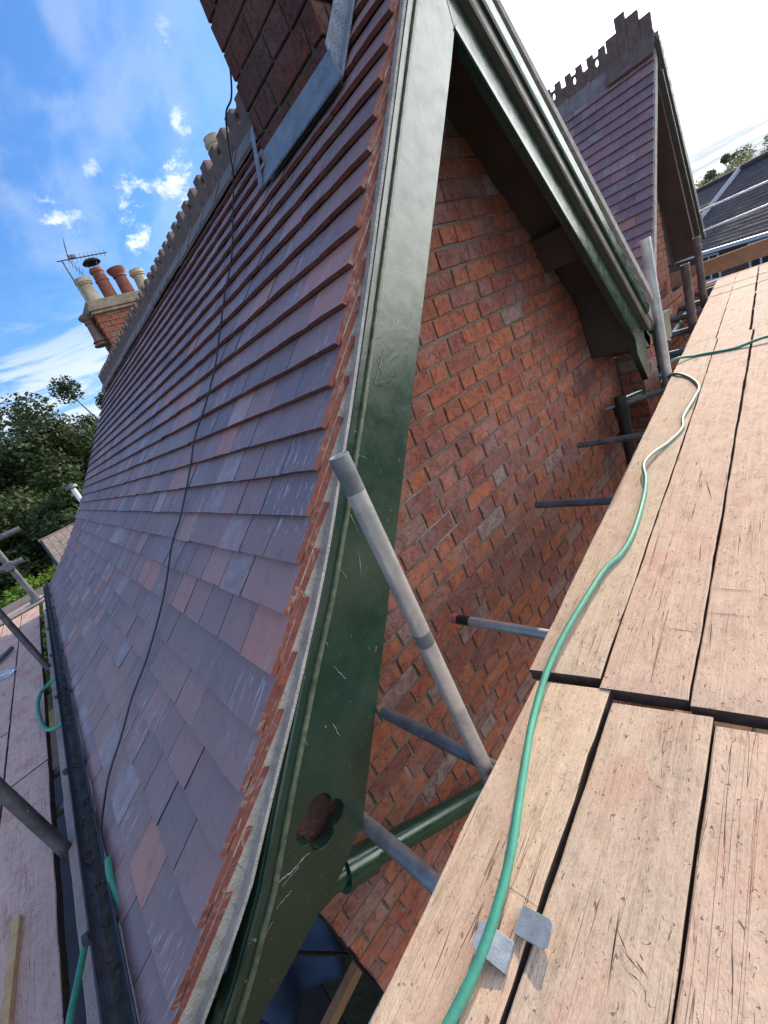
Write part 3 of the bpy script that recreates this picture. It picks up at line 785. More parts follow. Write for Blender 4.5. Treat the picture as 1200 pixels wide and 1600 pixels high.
# ================================================================== SCAFFOLD, RIGHT HAND DECK
PZ = -.9
def board(name, p0, p1, width, mat, z=PZ, th=.038, label=None, group=None, cat='scaffold board', skew0=0, skew1=0, wav=.0035, seed=0, tilt=0, w1=None):
    """p0,p1: ends of the board's left edge (the edge nearer +Y); width extends to the right"""
    a, b = Vector((p0[0], p0[1], 0)), Vector((p1[0], p1[1], 0)); L = (b - a).length; d = (b - a).normalized(); s_ = Vector((d.y, -d.x, 0))
    n = max(8, int(L / .05)); V = []; F = []
    rn = lambda x, k: noise.noise(Vector((x * 6, k * 3.7 + seed, seed * 1.3))) * wav + noise.noise(Vector((x * 28, k * 9.1 + seed, seed))) * wav * .5
    for i in range(n + 1):
        f = i / n; x_ = L * f
        el = 0 + rn(x_, 1); er = width + ((w1 or width) - width) * f + rn(x_, 2)
        xa = x_ + (skew0 * (1 - f) * 0)
        zz = noise.noise(Vector((x_ * 1.3, seed, 4))) * .0025
        ends = .004 if i in (0, n) else 0
        bev = .003
        row = [(x_, -el, -th), (x_, -el, -bev), (x_, -el - bev, zz - ends * .5), (x_, -er + bev, zz - ends * .5), (x_, -er, -bev), (x_, -er, -th)]
        sk = skew0 if i == 0 else (skew1 if i == n else 0)
        V += [(r[0] + sk * (-r[1] / width), r[1], r[2] + tilt * r[0]) for r in row]
    for i in range(n):
        for k in range(6): F.append((i * 6 + k, i * 6 + (k + 1) % 6, (i + 1) * 6 + (k + 1) % 6, (i + 1) * 6 + k))
    F += [tuple(range(6)), tuple(n * 6 + k for k in reversed(range(6)))]
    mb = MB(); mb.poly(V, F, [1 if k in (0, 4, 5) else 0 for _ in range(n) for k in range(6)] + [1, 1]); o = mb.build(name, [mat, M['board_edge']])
    o.location = (p0[0], p0[1], z); o.rotation_euler = (0, 0, math.atan2(d.y, d.x))
    return tag(o, label, cat, group)
GB = 'scaffold boards of the sunlit right-hand deck'
ang = R(5.3)
def ln(x, y, a, X): return y + (X - x) * math.tan(a)
# near set: ends at the joint X~.66
near = [((.643, .582), .175, 5.3, 'near pale board along the gap to the brick wall, under the hose'),
        ((.654, .396), .181, 5.2, 'near board right of the wide gap, knife cuts and metal clip on it'),
        ((.680, .209), .188, 4.6, 'near board with red dust patches at the lower right corner'),
        ((.696, .012), .19, 4.6, 'near board furthest from the wall at the bottom right corner of the deck')]
for i, ((ex, ey), w, an, lb) in enumerate(near):
    a = R(an); L = 2.3
    board('scaffold_board', (ex - L * math.cos(a), ey - L * math.sin(a)), (ex, ey), w, M['wood'], label=lb, group=GB, seed=i + 1, skew1=.028, wav=.006 if i == 0 else .003)
mid = [((.668, .612), (4.06, 1.000), .175, 'long board beyond the cross joint, edging the gap to the brick wall'),
       ((.681, .433), (4.07, .798), .173, 'long board beyond the cross joint, second from the gap, saw scratches across it'),
       ((.707, .256), (4.08, .590), .175, 'long board beyond the cross joint, third from the gap'),
       ((.722, .078), (4.09, .385), .18, 'long board beyond the cross joint, at the right edge of the photo')]
for i, (p0, p1, w, lb) in enumerate(mid):
    board('scaffold_board', p0, p1, w, M['wood'], z=PZ + .004, label=lb, group=GB, seed=i + 11, skew0=.02, skew1=.01, w1=w + .022)
far = [((4.085, 1.012), (7.5, 1.41), .19, 'far end board of the deck nearest the second gable'),
       ((4.095, .815), (7.5, 1.205), .19, 'far end board of the deck, second from the second gable'),
       ((4.105, .61), (7.5, .99), .20, 'far end board of the deck, third from the second gable'),
       ((4.115, .39), (7.5, .77), .21, 'far end board of the deck at the right edge of the photo')]
for i, (p0, p1, w, lb) in enumerate(far):
    board('scaffold_board', p0, p1, w, M['wood'], z=PZ - .002, label=lb, group=GB, seed=i + 21, w1=w + .012)
for i, (X, lb) in enumerate(((7.56, 'pinkish board lying crosswise just beyond the far end of the deck'), (7.80, 'crosswise board directly in front of the brown toe board'))):
    board('scaffold_board', (X, .2), (X, 2.15), .22, M['wood_red'], z=PZ - .05, label=lb, group='crosswise boards at the far end of the deck', seed=31 + i)
mb = MB(); mb.box((8.08, .95, PZ + .125), (.04, 2.2, .20))
tag(mb.build('toe_board', M['wood_brown'], bevel=.004), 'brown toe board standing on edge across the far end of the deck', 'toe board')
for i in range(5):  # boards added underneath so the deck gaps come out dark
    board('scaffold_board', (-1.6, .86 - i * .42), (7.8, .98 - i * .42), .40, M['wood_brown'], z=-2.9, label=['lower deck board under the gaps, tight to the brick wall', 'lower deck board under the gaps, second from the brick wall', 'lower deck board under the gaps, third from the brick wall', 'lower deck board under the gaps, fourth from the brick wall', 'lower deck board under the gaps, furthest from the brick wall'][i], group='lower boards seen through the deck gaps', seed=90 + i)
# knife cuts on boards: thin grooves as slim dark slivers
cutm = simple('cut groove', (.07, .035, .02), .95, (.04, .02, .01), 20, 0)
BD = {o.name: o for o in COL.objects if o.name.startswith('scaffold_board')}
for a, b, w in (((.300, .262), (.185, .243), .0011), ((.262, .256), (.239, .232), .001), ((.243, .243), (.232, .214), .0011), ((.252, .222), (.246, .214), .001), ((.24, .222), (.232, .205), .0012), ((.224, .226), (.222, .212), .001),
                ((1.0, .30), (1.01, .20), .001), ((1.1, .31), (1.11, .19), .001), ((.92, .36), (.925, .28), .001), ((1.75, .43), (1.58, .38), .0015), ((1.32, .36), (1.20, .34), .001), ((.98, .27), (.87, .255), .001)):
    A, B = Vector((*a, PZ + .0055)), Vector((*b, PZ + .0055)); d = (B - A).normalized(); s_ = Vector((-d.y, d.x, 0)) * w
    m_ = (A + B) / 2
    mb = MB(); mb.poly([A, m_ - s_, B, m_ + s_], [(0, 1, 2, 3)])
    hostb = BD['scaffold_board.001'] if a[0] < .6 else (BD['scaffold_board.005'] if (a[1] + b[1]) / 2 > ln(.70, .262, 5.6 / 57.3, (a[0] + b[0]) / 2) else BD['scaffold_board.006'])
    cu = mb.build('knife_cut', cutm); cu.parent = hostb
    cu.matrix_parent_inverse = (Matrix.Translation(hostb.location) @ hostb.rotation_euler.to_matrix().to_4x4()).inverted()
for nm in ('scaffold_board.001', 'scaffold_board.005', 'scaffold_board.006'):
    pass

def tube(p0, p1, r, mat, label, group=None, name='scaffold_tube', inner=True, n=20):
    p0, p1 = Vector(p0), Vector(p1); d = (p1 - p0).normalized()
    a = Vector((0, 0, 1)) if abs(d.z) < .9 else Vector((1, 0, 0)); u = d.cross(a).normalized(); w = d.cross(u)
    mb = MB(); prof = [(0, r * .86, .05), (0, r * .86, 0), (0, r, .0), (1, r, 0), (1, r * .86, 0), (1, r * .86, -.05)]
    b = 0; L = (p1 - p0).length
    for e, rr, off in prof:
        c = p0 + d * (e * L + off)
        for k in range(n): mb.v.append(tuple(c + (u * math.cos(2 * PI * k / n) + w * math.sin(2 * PI * k / n)) * rr))
    for i in range(5):
        for k in range(n):
            mb.f.append((i * n + k, i * n + (k + 1) % n, (i + 1) * n + (k + 1) % n, (i + 1) * n + k)); mb.m.append(0); mb.t.append(.5)
    for i in (0, 5): mb.f.append(tuple(i * n + k for k in range(n))); mb.m.append(0); mb.t.append(.5)
    o = mb.build(name, mat, smooth=True)
    return tag(o, label, 'scaffold tube', group)
tube((.383, .583, -1.9), (.382, .583, -.121), .0178, M['steel'], 'galvanised upright tube with open top, rising beside the near bargeboard')
tn = [o for o in COL.objects if o.get('label', '').startswith('galvanised upright')][0]
for a_, b_ in ((-.190, -.1215), (-.535, -.505)):
    mb = MB(); mb.tube([(.382, .583, a_), (.382, .583, b_)], .0181, 24, cap=False); o = mb.build('stained_band', M['steel_mid'], smooth=True); o.parent = tn
tube((3.372, .968, -1.9), (3.376, .955, -.031), .031, M['steel'], 'grey upright tube at the far foot of the green bargeboard')
tube((5.0, 1.16, -1.9), (5.0, 1.15, -.38), .036, M['steel_brown'], 'dark rusty upright tube, shorter of the two by the second gable')
tube((6.36, 1.34, -1.9), (6.36, 1.33, -.26), .036, M['steel_brown'], 'brown upright tube carrying the white handrails by the second gable')
TG = 'short tubes poking out from under the deck towards the brick wall'
tl = [((.176, 1.26), (.212, .2), .0235, M['steel'], 'short tube nearest the camera, crossing over the green waste pipe'),
      ((.395, .985), (.43, .2), .0175, M['steel_dark'], 'dark short tube passing behind the galvanised upright tube'),
      ((.828, 1.022), (.90, .2), .0175, M['steel'], 'short tube with a pink painted end against the brick wall'),
      ((1.676, 1.113), (1.75, .3), .0185, M['steel_dark'], 'short tube third from the far corner of the brick wall'),
      ((2.404, 1.195), (2.48, .4), .0185, M['steel_dark'], 'short tube second from the far corner of the brick wall'),
      ((3.02, 1.262), (3.45, .5), .0185, M['steel_dark'], 'short tube just below the foot of the far bargeboard')]
for i, (p0, p1, r, m_, lb) in enumerate(tl): tube((*p0, PZ - (.34 if i == 0 else .06)), (*p1, PZ - (.34 if i == 0 else .06)), r, m_, lb, TG)
mb = MB(); d = Vector((.072, -.822, 0)).normalized(); q = Vector((.828, 1.024, PZ - .06)); mb.tube([q - d * .001, q + d * .022], .0185, 20)
o = mb.build('pink_end', M['pink'], smooth=True); pk = [o_ for o_ in COL.objects if o_.get('label', '').startswith('short tube with a pink')][0]; o.parent = pk
mb = MB(); mb.tube([q + d * .022, q + d * .075], .0181, 20); o = mb.build('dark_tape', M['black'], smooth=True); o.parent = pk
for i, (X, Y, lb) in enumerate(((4.2, 1.45, 'first tube beyond the grey upright, bridging the gap to the second gable'), (5.02, 1.75, 'second tube bridging the gap to the second gable'), (5.85, 1.95, 'third tube bridging the gap to the second gable'), (6.5, 2.0, 'fourth tube bridging the gap to the second gable'), (7.3, 2.05, 'last tube bridging the gap below the toe board'))):
    tube((X, Y, PZ - .07), (X + .08, .5, PZ - .07), .030, M['steel_dark'], lb, 'tubes bridging the gap beside the second gable')
tube((4.0, 1.27, PZ - .13), (7.6, 1.68, PZ - .13), .03, M['steel_dark'], 'long tube running beneath the bridging tubes by the second gable')
tube((8.06, 1.62, -.037), (8.06, -1.2, -.045), .013, M['white'], 'upper white handrail crossing in front of the distant roofs', 'white handrails', 'handrail')
tube((8.06, 1.60, -.29), (8.06, -1.2, -.30), .013, M['white'], 'lower white handrail crossing in front of the distant roofs', 'white handrails', 'handrail')
tube((.662, -.6, PZ - .075), (.655, .575, PZ - .075), .034, M['steel_brown'], 'tube lying under the cross joint of the deck boards')  # tube added below the joint to keep its gap dark
# metal clips
def clip(c, rz, label):
    me = curve_plate([(-.028, -.02), (.020, -.02), (.026, -.014), (.026, .014), (.020, .02), (-.028, .02)], [], .0025, .0004)
    bm = bmesh.new(); bm.from_mesh(me)
    for v in bm.verts: v.co.z += .004 + max(0, (v.co.x + .028)) * .22
    r_ = bmesh.ops.create_cube(bm, size=1, matrix=Matrix.Translation((-.0285, 0, -.012)) @ Matrix.Diagonal((.0025, .04, .035, 1)))
    bm.to_mesh(me); bm.free(); me.materials.clear(); me.materials.append(M['zinc'])
    o = bpy.data.objects.new('board_clip', me); COL.objects.link(o); o.location = c; o.rotation_euler = (0, 0, rz)
    return tag(o, label, 'clip', 'metal board clips')
clip((.188, .352, PZ + .003), R(-82), 'bent zinc clip on the cracked board right of the wide gap')
clip((.130, .398, PZ + .003), R(98), 'zinc clip partly under the green hose, left of the wide gap')

# hoses ----------------------------------------------------------------------
def smooth_path(pts, k=6):
    P_ = [Vector(p) for p in pts]; P_ = [2 * P_[0] - P_[1]] + P_ + [2 * P_[-1] - P_[-2]]; out = []
    for i in range(1, len(P_) - 2):
        for j in range(k):
            t = j / k; a, b, c, d = P_[i - 1:i + 3]
            out.append(.5 * ((2 * b) + (c - a) * t + (2 * a - 5 * b + 4 * c - d) * t * t + (3 * b - a - 3 * c + d) * t ** 3))
    out.append(P_[-2]); return out
def hose(pts, r, mats, label, name='hose', split=None, cat='hose'):
    mb = MB(); pp = smooth_path(pts)
    if split:
        i = int(len(pp) * split); mb.tube(pp[:i + 1], r, 14, mi=0); mb.tube(pp[i:], r, 14, mi=1)
    else: mb.tube(pp, r, 14)
    return tag(mb.build(name, mats, smooth=True), label, cat)
hz = PZ + .0125
h2 = [(3.40, 1.0, -.96), (3.30, .90, hz), (3.165, .791, hz), (2.919, .685, hz + .002), (2.71, .663, hz + .004), (2.45, .656, hz), (2.291, .625, hz), (2.132, .643, hz), (1.986, .67, hz + .012), (1.857, .667, hz + .02), (1.733, .625, hz + .012), (1.582, .594, hz), (1.353, .559, hz), (1.214, .556, hz), (1.12, .573, hz + .004),
      (.956, .571, hz + .01), (.788, .566, hz + .012), (.658, .553, hz + .010), (.534, .526, hz + .008), (.441, .495, hz + .012), (.327, .454, hz + .014), (.252, .429, hz + .012), (.165, .411, hz + .006), (.093, .403, hz + .002), (.025, .404, hz), (-.05, .404, hz), (-.3, .40, hz)]
hose(h2, .0082, [M['hose_pale'], M['hose']], 'green hose snaking along the sunlit deck from the far upright tube', split=.36)
hose([(3.50, 1.05, -.94), (3.60, .97, hz + .02), (3.66, .86, hz), (3.64, .76, hz), (3.618, .624, hz), (3.643, .469, hz + .02), (3.68, .2, hz), (3.7, -.3, hz)], .0095, M['hose'], 'thin dark green hose crossing the deck at its far part')
# black cable over the tiles
cab = [(1.575, 1.846, 1.40), (1.565, 1.86, 1.33), (1.565, 1.93, 1.27), (1.55, 2.0, 1.245), (1.634, 2.2, 1.217), (1.74, 2.41, 1.20), (1.574, 2.34, 0), (1.36, 2.205, 0), (1.241, 2.203, 0), (1.068, 2.156, 0), (.971, 2.123, 0), (.838, 2.152, 0), (.723, 2.231, 0), (.613, 2.199, 0), (.461, 2.189, 0), (.356, 2.202, 0), (.192, 2.106, 0), (.005, 2.067, 0), (-.129, 2.069, 0), (-.236, 2.015, 0), (-.344, 1.974, 0), (-.425, 1.848, 0), (-.438, 1.761, 0), (-.43, 1.652, -1.10)]
cab = [(a, b, c if c else zroof(a) + .016) for a, b, c in cab]
hose(cab, .0042, M['black'], 'thin black cable hanging down over the roof tiles', 'cable', cat='cable')
hose([(-.43, 1.652, -1.102), (-.438, 1.60, -1.112), (-.440, 1.52, -1.125), (-.44, 1.45, -1.15), (-.50, 1.55, -1.24), (-.56, 1.72, -1.27), (-.584, 1.766, -1.30), (-.623, 1.686, -1.31), (-.659, 1.598, -1.32), (-.697, 1.499, -1.33), (-.75, 1.38, -1.38), (-.82, 1.2, -1.46)], .0105, M['hose'], 'green hose dropping from the gutter to the lower left deck')
hose([(-.52, 4.9, -1.28), (-.591, 4.819, -1.38), (-.707, 4.848, -1.42), (-.796, 4.785, -1.44), (-.827, 4.534, -1.46), (-.792, 4.12, -1.45), (-.733, 3.856, -1.42), (-.63, 3.709, -1.38), (-.55, 3.66, -1.30)], .015, M['hose'], 'loop of green hose bulging out beside the black gutter')

# ================================================================== LEFT HAND DECK
LZ = -1.5
GL = 'dusty boards of the left-hand deck'
for i, (X, y0, y1, lb, m_) in enumerate(((-.800, .8, 3.62, 'pink dusty board beside the gutter gap, nearest the camera', 'wood_red'), (-.800, 3.64, 9.6, 'dusty board beside the gutter gap, beyond the hose loop', 'wood_red'),
                                         (-1.07, 1.2, 4.6, 'pink dusty board at the left edge of the photo, nearest the camera', 'wood_red'), (-1.07, 4.62, 9.6, 'dusty board beneath the plastic bottle', 'wood_red'), (-1.34, 2.5, 9.6, 'outermost board of the left-hand deck', 'wood_red'), (-1.61, 4, 9.6, 'board at the far outer edge of the left-hand deck', 'wood_red'))):
    board('scaffold_board', (X, y1), (X, y0), .258, M[m_], z=LZ, label=lb, group=GL, seed=41 + i, th=.05)
board('scaffold_board', (-.50, 9.6), (-.50, .8), .235, M['wood_grey'], z=LZ, label='narrow grey board lying right under the black gutter', group=GL, seed=51, th=.04)
mb = MB(); mb.box((-1.2, 9.85, LZ + .03), (1.5, .6, .03)); mb.box((-1.2, 10.14, LZ + .10), (1.5, .03, .14))
tag(mb.build('platform_sheet', M['wood_grey'], bevel=.004), 'grey flat sheet across the far end of the left deck', 'sheet')
tube((-.748, 2.565, -3.4), (-.748, 2.565, .9), .030, M['steel_dark'], 'thick dark upright tube through the left deck, nearest the camera')
tube((-.745, 5.63, -3.4), (-.745, 5.63, .9), .030, M['steel_dark'], 'dark upright tube through the left deck, behind the nearest one')
t3 = tube((-.78, 9.75, -1.46), (-.78, 9.75, .4), .05, M['steel_mid'], 'grey upright tube with a coupler at the far end of the left deck')
mb = MB(); lathe([(.10, 0), (.11, .03), (.09, .07), (.055, .09)], (-.78, 9.75, -1.455), 16, mb); o = mb.build('base_collar', M['steel_mid'], smooth=True); o.parent = t3
mb = MB(); mb.box((-.78, 9.70, -.70), (.16, .14, .14)); o = mb.build('coupler', M['steel_mid'], bevel=.02); o.parent = t3
tube((-3.4, 9.7, -.10), (-.32, 9.7, -.215), .05, M['steel_mid'], 'upper handrail tube at the far end of the left deck', 'far handrails on the left', 'handrail')
tube((-3.4, 9.68, -.60), (-.56, 9.68, -.695), .05, M['steel_mid'], 'lower handrail tube clamped to the far upright on the left', 'far handrails on the left', 'handrail')
for i, Y in enumerate((1.7, 3.1, 3.55, 5.2, 6.8, 8.4)):
    tube((-2.0, Y, LZ - .085), (-.15, Y, LZ - .085), .027, M['steel_dark'], ['tube crossing the gutter gap closest to the camera', 'tube crossing the gutter gap below the hose loop', 'tube crossing the gutter gap right beside the hose loop', 'tube crossing the gutter gap behind the hose loop', 'tube crossing the gutter gap near the far end', 'last tube crossing the gutter gap'][i], 'tubes crossing the gap under the gutter')
mb = MB(); mb.box((0, 0, 0), (.03, .62, .022)); o = mb.build('timber_batten', M['batten'], bevel=.002); o.location = (-.955, 2.06, LZ + .016); o.rotation_euler = (0, 0, R(-3))
tag(o, 'pale new timber batten lying on the left deck', 'batten')
mb = MB(); lathe([(.0, 0), (.034, .0), (.036, .02), (.033, .05), (.036, .08), (.033, .11), (.036, .14), (.034, .16), (.014, .2), (.014, .22)], (0, 0, 0), 20, mb)
bt_ = mb.build('plastic_bottle', M['plastic'], smooth=True); bt_.location = (-1.20, 6.25, LZ + .045); bt_.rotation_euler = (R(90), R(10), R(70)); bt_.scale = (1.1, 1.1, .8)
tag(bt_, 'clear plastic bottle lying on the dusty left deck', 'bottle')
mb = MB(); mb.tube([(-1.5, 6.55, LZ + .03), (-1.10, 7.25, LZ + .05)], .028, 10); mb.tube([(-1.62, 6.5, LZ + .03), (-1.28, 7.5, LZ + .05)], .02, 8)
tag(mb.build('offcut_pipes', M['steel_dark'], smooth=True), 'short dark pipe offcuts lying on the left deck', 'pipe')
random.seed(5)

for i in range(4):  # dark boards added below so the gutter gap shows no lit ground
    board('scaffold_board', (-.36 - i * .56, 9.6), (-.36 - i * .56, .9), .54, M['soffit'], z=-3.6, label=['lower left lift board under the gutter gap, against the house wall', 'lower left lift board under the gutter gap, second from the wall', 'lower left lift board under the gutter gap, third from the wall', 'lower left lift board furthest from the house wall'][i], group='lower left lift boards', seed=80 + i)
# ================================================================== BELOW THE NEAR EAVE
mb = MB(); n = 26; V = []; F = []
for i in range(n):
    for j in range(n):
        u, v = i / (n - 1), j / (n - 1)
        X = -.60 + u * .545; Z = -1.45 - v * 1.85 - .1 * u
        V.append((X, 1.95 + .05 * math.sin(u * 9 + v * 5) + .08 * noise.noise(Vector((u * 5, v * 4, 2))) + .35 * v, Z))
for i in range(n - 1):
    for j in range(n - 1):
        F.append((i * n + j, (i + 1) * n + j, (i + 1) * n + j + 1, i * n + j + 1))
mb.poly(V, F); o = mb.build('tarpaulin', M['tarp'], smooth=True); sd = o.modifiers.new('s', 'SOLIDIFY'); sd.thickness = .006
tag(o, 'blue tarpaulin hanging below the eave under the bargeboard foot', 'tarpaulin')
mb = MB(); mb.box((-.40, 1.80, -2.86), (1.0, .05, .06), M=Matrix.Rotation(R(-12), 3, 'Y'))
tag(mb.build('timber_rail', M['wood_brown'], bevel=.003), 'timber rail crossing the blue tarpaulin', 'timber rail')
hose([(-.42, 1.5, -1.5), (-.20, 1.55, -2.05), (.0, 1.57, -2.55), (.25, 1.5, -3.2), (.3, 1.5, -3.6)], .008, M['black'], 'black cable hanging in front of the blue tarpaulin, left one', 'cable', cat='cable')
hose([(-.10, 1.5, -1.5), (-.07, 1.5, -2.0), (-.07, 1.5, -2.6), (.06, 1.5, -3.0)], .008, M['black'], 'black cable at the brick corner beside the blue tarpaulin', 'cable', cat='cable')
tube((-.62, 1.7, -2.2), (-.30, 1.5, -4.6), .024, M['steel'], 'sloping tube at the bottom edge below the bargeboard foot')
tube((.10, 1.4, -2.85), (-.25, .9, -3.5), .022, M['steel'], 'tube below the blue tarpaulin leaning towards the deck')
tube((-1.5, 1.4, -3.35), (.6, 1.5, -3.6), .022, M['steel_dark'], 'dark level tube deep below the blue tarpaulin')
# lower lift boards, deep in the gap
for i in range(3):
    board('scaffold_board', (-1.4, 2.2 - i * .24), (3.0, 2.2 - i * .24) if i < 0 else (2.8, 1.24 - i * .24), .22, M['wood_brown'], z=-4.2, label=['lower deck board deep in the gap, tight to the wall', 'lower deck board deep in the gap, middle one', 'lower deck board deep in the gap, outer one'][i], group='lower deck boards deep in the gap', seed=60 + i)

# ================================================================== GROUND, TREES, DISTANT HOUSES
mb = MB(); Rr = 900; n = 48
V = [(0, 0, -6)] + [(Rr * math.cos(2 * PI * k / n), Rr * math.sin(2 * PI * k / n), -6) for k in range(n)]
mb.poly(V, [(0, 1 + k, 1 + (k + 1) % n) for k in range(n)])
gm = NT('ground', .95, .2); v = gm.coord(geo=True); gm.col(gm.ramp(gm.noise(v, .35, 6, .6), [(.35, (.035, .055, .02)), (.6, (.08, .08, .045)), (.8, (.13, .11, .08))])); gm.bump(gm.noise(v, 6, 5), .5, .05)
tag(mb.build('ground', gm.m), kind='structure')
mb = MB(); V = []; F = []; n = 60
for i in range(n + 1):
    a = R(-25 + 150 * i / n)
    h = 7 + 9 * noise.noise(Vector((i * .13, 2, 0))) + 3 * noise.noise(Vector((i * .5, 7, 0)))
    for r_, z_ in ((230, -6.5), (260, -6 + h * .55), (300, -6 + h), (420, -6.5)): V.append((r_ * math.cos(a), r_ * math.sin(a), z_))
for i in range(n):
    for k in range(3): F.append((i * 4 + k, (i + 1) * 4 + k, (i + 1) * 4 + k + 1, i * 4 + k + 1))
mb.poly(V, F); hm = NT('hill woodland', .95, .1); v = hm.coord(geo=True); hm.col(hm.ramp(hm.noise(v, .12, 6, .7), [(.35, (.03, .05, .02)), (.65, (.08, .1, .04))])); hm.bump(hm.noise(v, .4, 6, .7), .8, 2.)
tag(mb.build('hills', hm.m, smooth=True), kind='structure')

def tree(name, c, h, r, leaf, label, group, nl=9000, ls=.16, seed=0, clumps=26, flat=.8, trunk_h=.35, bare=0.):
    rg = random.Random(seed); c = Vector(c)
    t = empty(name, c, label, 'tree', group)
    mb = MB(); th = h * trunk_h
    tr = max(.06, h * .018)
    mb.tube([c, c + Vector((rg.uniform(-.1, .1), rg.uniform(-.1, .1), th)), c + Vector((rg.uniform(-.3, .3), rg.uniform(-.3, .3), h * .62)), c + Vector((0, 0, h * .8))], tr, 8, radii=[tr * 1.5, tr, tr * .5, tr * .15])
    cl = []
    for k in range(clumps):
        while True:
            p = Vector((rg.uniform(-1, 1), rg.uniform(-1, 1), rg.uniform(-1, 1)))
            if .3 < p.length < 1: break
        q = c + Vector((p.x * r, p.y * r, th + (h - th) * (.5 + p.z * .5 * (1 - .12 * abs(p.x)))))
        q.z = min(q.z, c.z + h * (1.02 - .25 * (p.x ** 2 + p.y ** 2)))
        cl.append((q, rg.uniform(.22, .42) * r, rg.random()))
        s0 = c + Vector((0, 0, th + (q.z - c.z - th) * .45)); m_ = s0.lerp(q, .5) + Vector((0, 0, -.08 * r))
        mb.tube([s0, m_, q], tr * .3, 5, radii=[tr * .4, tr * .25, tr * .08])
    mb.build('trunk', M['bark'], t)
    mb = MB()
    for _ in range(nl):
        q, cr_, tn = cl[rg.randrange(clumps)]
        d = Vector((rg.gauss(0, 1), rg.gauss(0, 1), rg.gauss(0, 1))); d.normalize()
        p = q + d * cr_ * (rg.random() ** .45) * Vector((1, 1, flat)).length / 1.6
        a = Vector((rg.gauss(0, 1), rg.gauss(0, 1), rg.gauss(0, .6))); a.normalize(); b = a.cross(d + Vector((.01, .02, 0)));
        if b.length < .05: continue
        b.normalize(); s_ = ls * rg.uniform(.6, 1.3)
        mb.poly([p - a * s_, p - b * s_ * .55, p + a * s_, p + b * s_ * .55], [(0, 1, 2, 3)], 0, min(1, max(0, .25 + tn * .45 + rg.uniform(-.15, .15))))
    o = mb.build('crown', leaf, t)
    return t
def pol(az, dist, z=-6): return (dist * math.cos(R(az)), dist * math.sin(R(az)), z)
TG1 = 'trees beyond the left-hand end of the roof'
tree('oak_tree', pol(93, 30), 12.6, 3.8, M['leafB'], 'tall airy tree at the left edge of the photo, sky showing through', TG1, 27599, 0.103, 1, 34, trunk_h=.3)
tree('oak_tree', pol(84.6, 30), 11.2, 3.9, M['leafA'], 'dense dark tree right beside the far edge of the roof', TG1, 46000, 0.119, 2, 40, trunk_h=.2)
tree('oak_tree', pol(89, 27), 9.8, 3.6, M['leafA'], 'lower dark tree between the airy tree and the dense one', TG1, 41400, 0.110, 3, 36, trunk_h=.2)
tree('oak_tree', pol(95.5, 25), 7.6, 3.2, M['leafB'], 'olive tree behind the left handrail tubes', TG1, 36800, 0.103, 4, 34, trunk_h=.15)
tree('oak_tree', pol(99, 22), 8.2, 3.4, M['leafA'], 'dark tree at the far left behind the upright tubes', TG1, 36800, 0.103, 5, 34, trunk_h=.15)
tree('oak_tree', pol(79, 38), 13.6, 3.0, M['leafA'], 'tall tree whose top sprig shows above the roof edge', TG1, 20700, 0.119, 6, 26, trunk_h=.3)
tree('oak_tree', pol(88, 20), 6.0, 2.4, M['leafA'], 'dark shrubby tree above the small tiled roof', TG1, 32199, 0.088, 7, 30, trunk_h=.1)
tree('shrub', pol(93.4, 14.5), 5.0, 1.3, M['leafC'], 'bright yellow-green shrub beside the small tiled roof', None, 20000, .06, 8, 30, trunk_h=.15)
TG2 = 'trees on the skyline behind the distant houses'
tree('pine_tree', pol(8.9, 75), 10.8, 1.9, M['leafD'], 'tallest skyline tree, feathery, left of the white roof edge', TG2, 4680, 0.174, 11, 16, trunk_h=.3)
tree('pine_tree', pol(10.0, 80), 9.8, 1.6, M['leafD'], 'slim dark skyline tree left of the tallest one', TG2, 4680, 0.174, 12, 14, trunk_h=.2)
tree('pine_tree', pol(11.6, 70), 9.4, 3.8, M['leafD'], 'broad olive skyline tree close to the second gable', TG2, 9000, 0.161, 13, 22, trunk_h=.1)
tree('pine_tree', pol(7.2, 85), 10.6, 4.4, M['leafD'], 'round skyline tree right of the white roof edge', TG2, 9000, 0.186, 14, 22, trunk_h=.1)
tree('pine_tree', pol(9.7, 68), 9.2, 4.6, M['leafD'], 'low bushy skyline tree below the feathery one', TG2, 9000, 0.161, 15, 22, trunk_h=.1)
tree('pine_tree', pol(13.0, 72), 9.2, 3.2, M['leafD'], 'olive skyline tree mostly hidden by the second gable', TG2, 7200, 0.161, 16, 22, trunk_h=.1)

# small outbuilding roof on the left
ob = empty('outbuilding', (.35, 15, -6), 'small outbuilding with old mossy tiled roof beyond the gutter end', 'outbuilding')
mb = MB(); e0, e1 = 13.2, 15.0
pr = [(-.22 + i * .0, 0) for i in range(2)]
random.seed(9)
T_ = MB()
oldt = simple('old clay tiles', (.34, .26, .20), .9, (.16, .12, .10), 12, .6)
for r_ in range(12):
    yy = 13.1 + r_ * .14; zz = -1.55 + r_ * .062
    xx = -.30
    while xx < 2.2:
        T_.box((xx + .08, yy, zz + random.uniform(-.006, .006)), (.155, .19, .02), M=Matrix.Rotation(R(24), 3, 'X') @ Matrix.Rotation(random.uniform(-.05, .05), 3, 'Z'), t=random.random()); xx += .165
T_.box((.95, 13.95, -1.22), (2.5, 1.6, .03), M=Matrix.Rotation(R(24), 3, 'X')); T_.box((.95, 14.8, -.84), (2.6, .2, .08))
T_.build('roof', oldt, ob)
mb = MB(); mb.box((.95, 14.9, -3.9), (2.3, 3.2, 4.4)); mb.build('wall', M['brick'], ob)
mb = MB(); mb.tube([(-.36, 13.0, -1.60), (2.2, 13.0, -1.60)], .05, 8); mb.tube([(-.30, 13.05, -1.58), (-.30, 14.7, -.86)], .04, 6); mb.build('gutter', M['black'], ob)
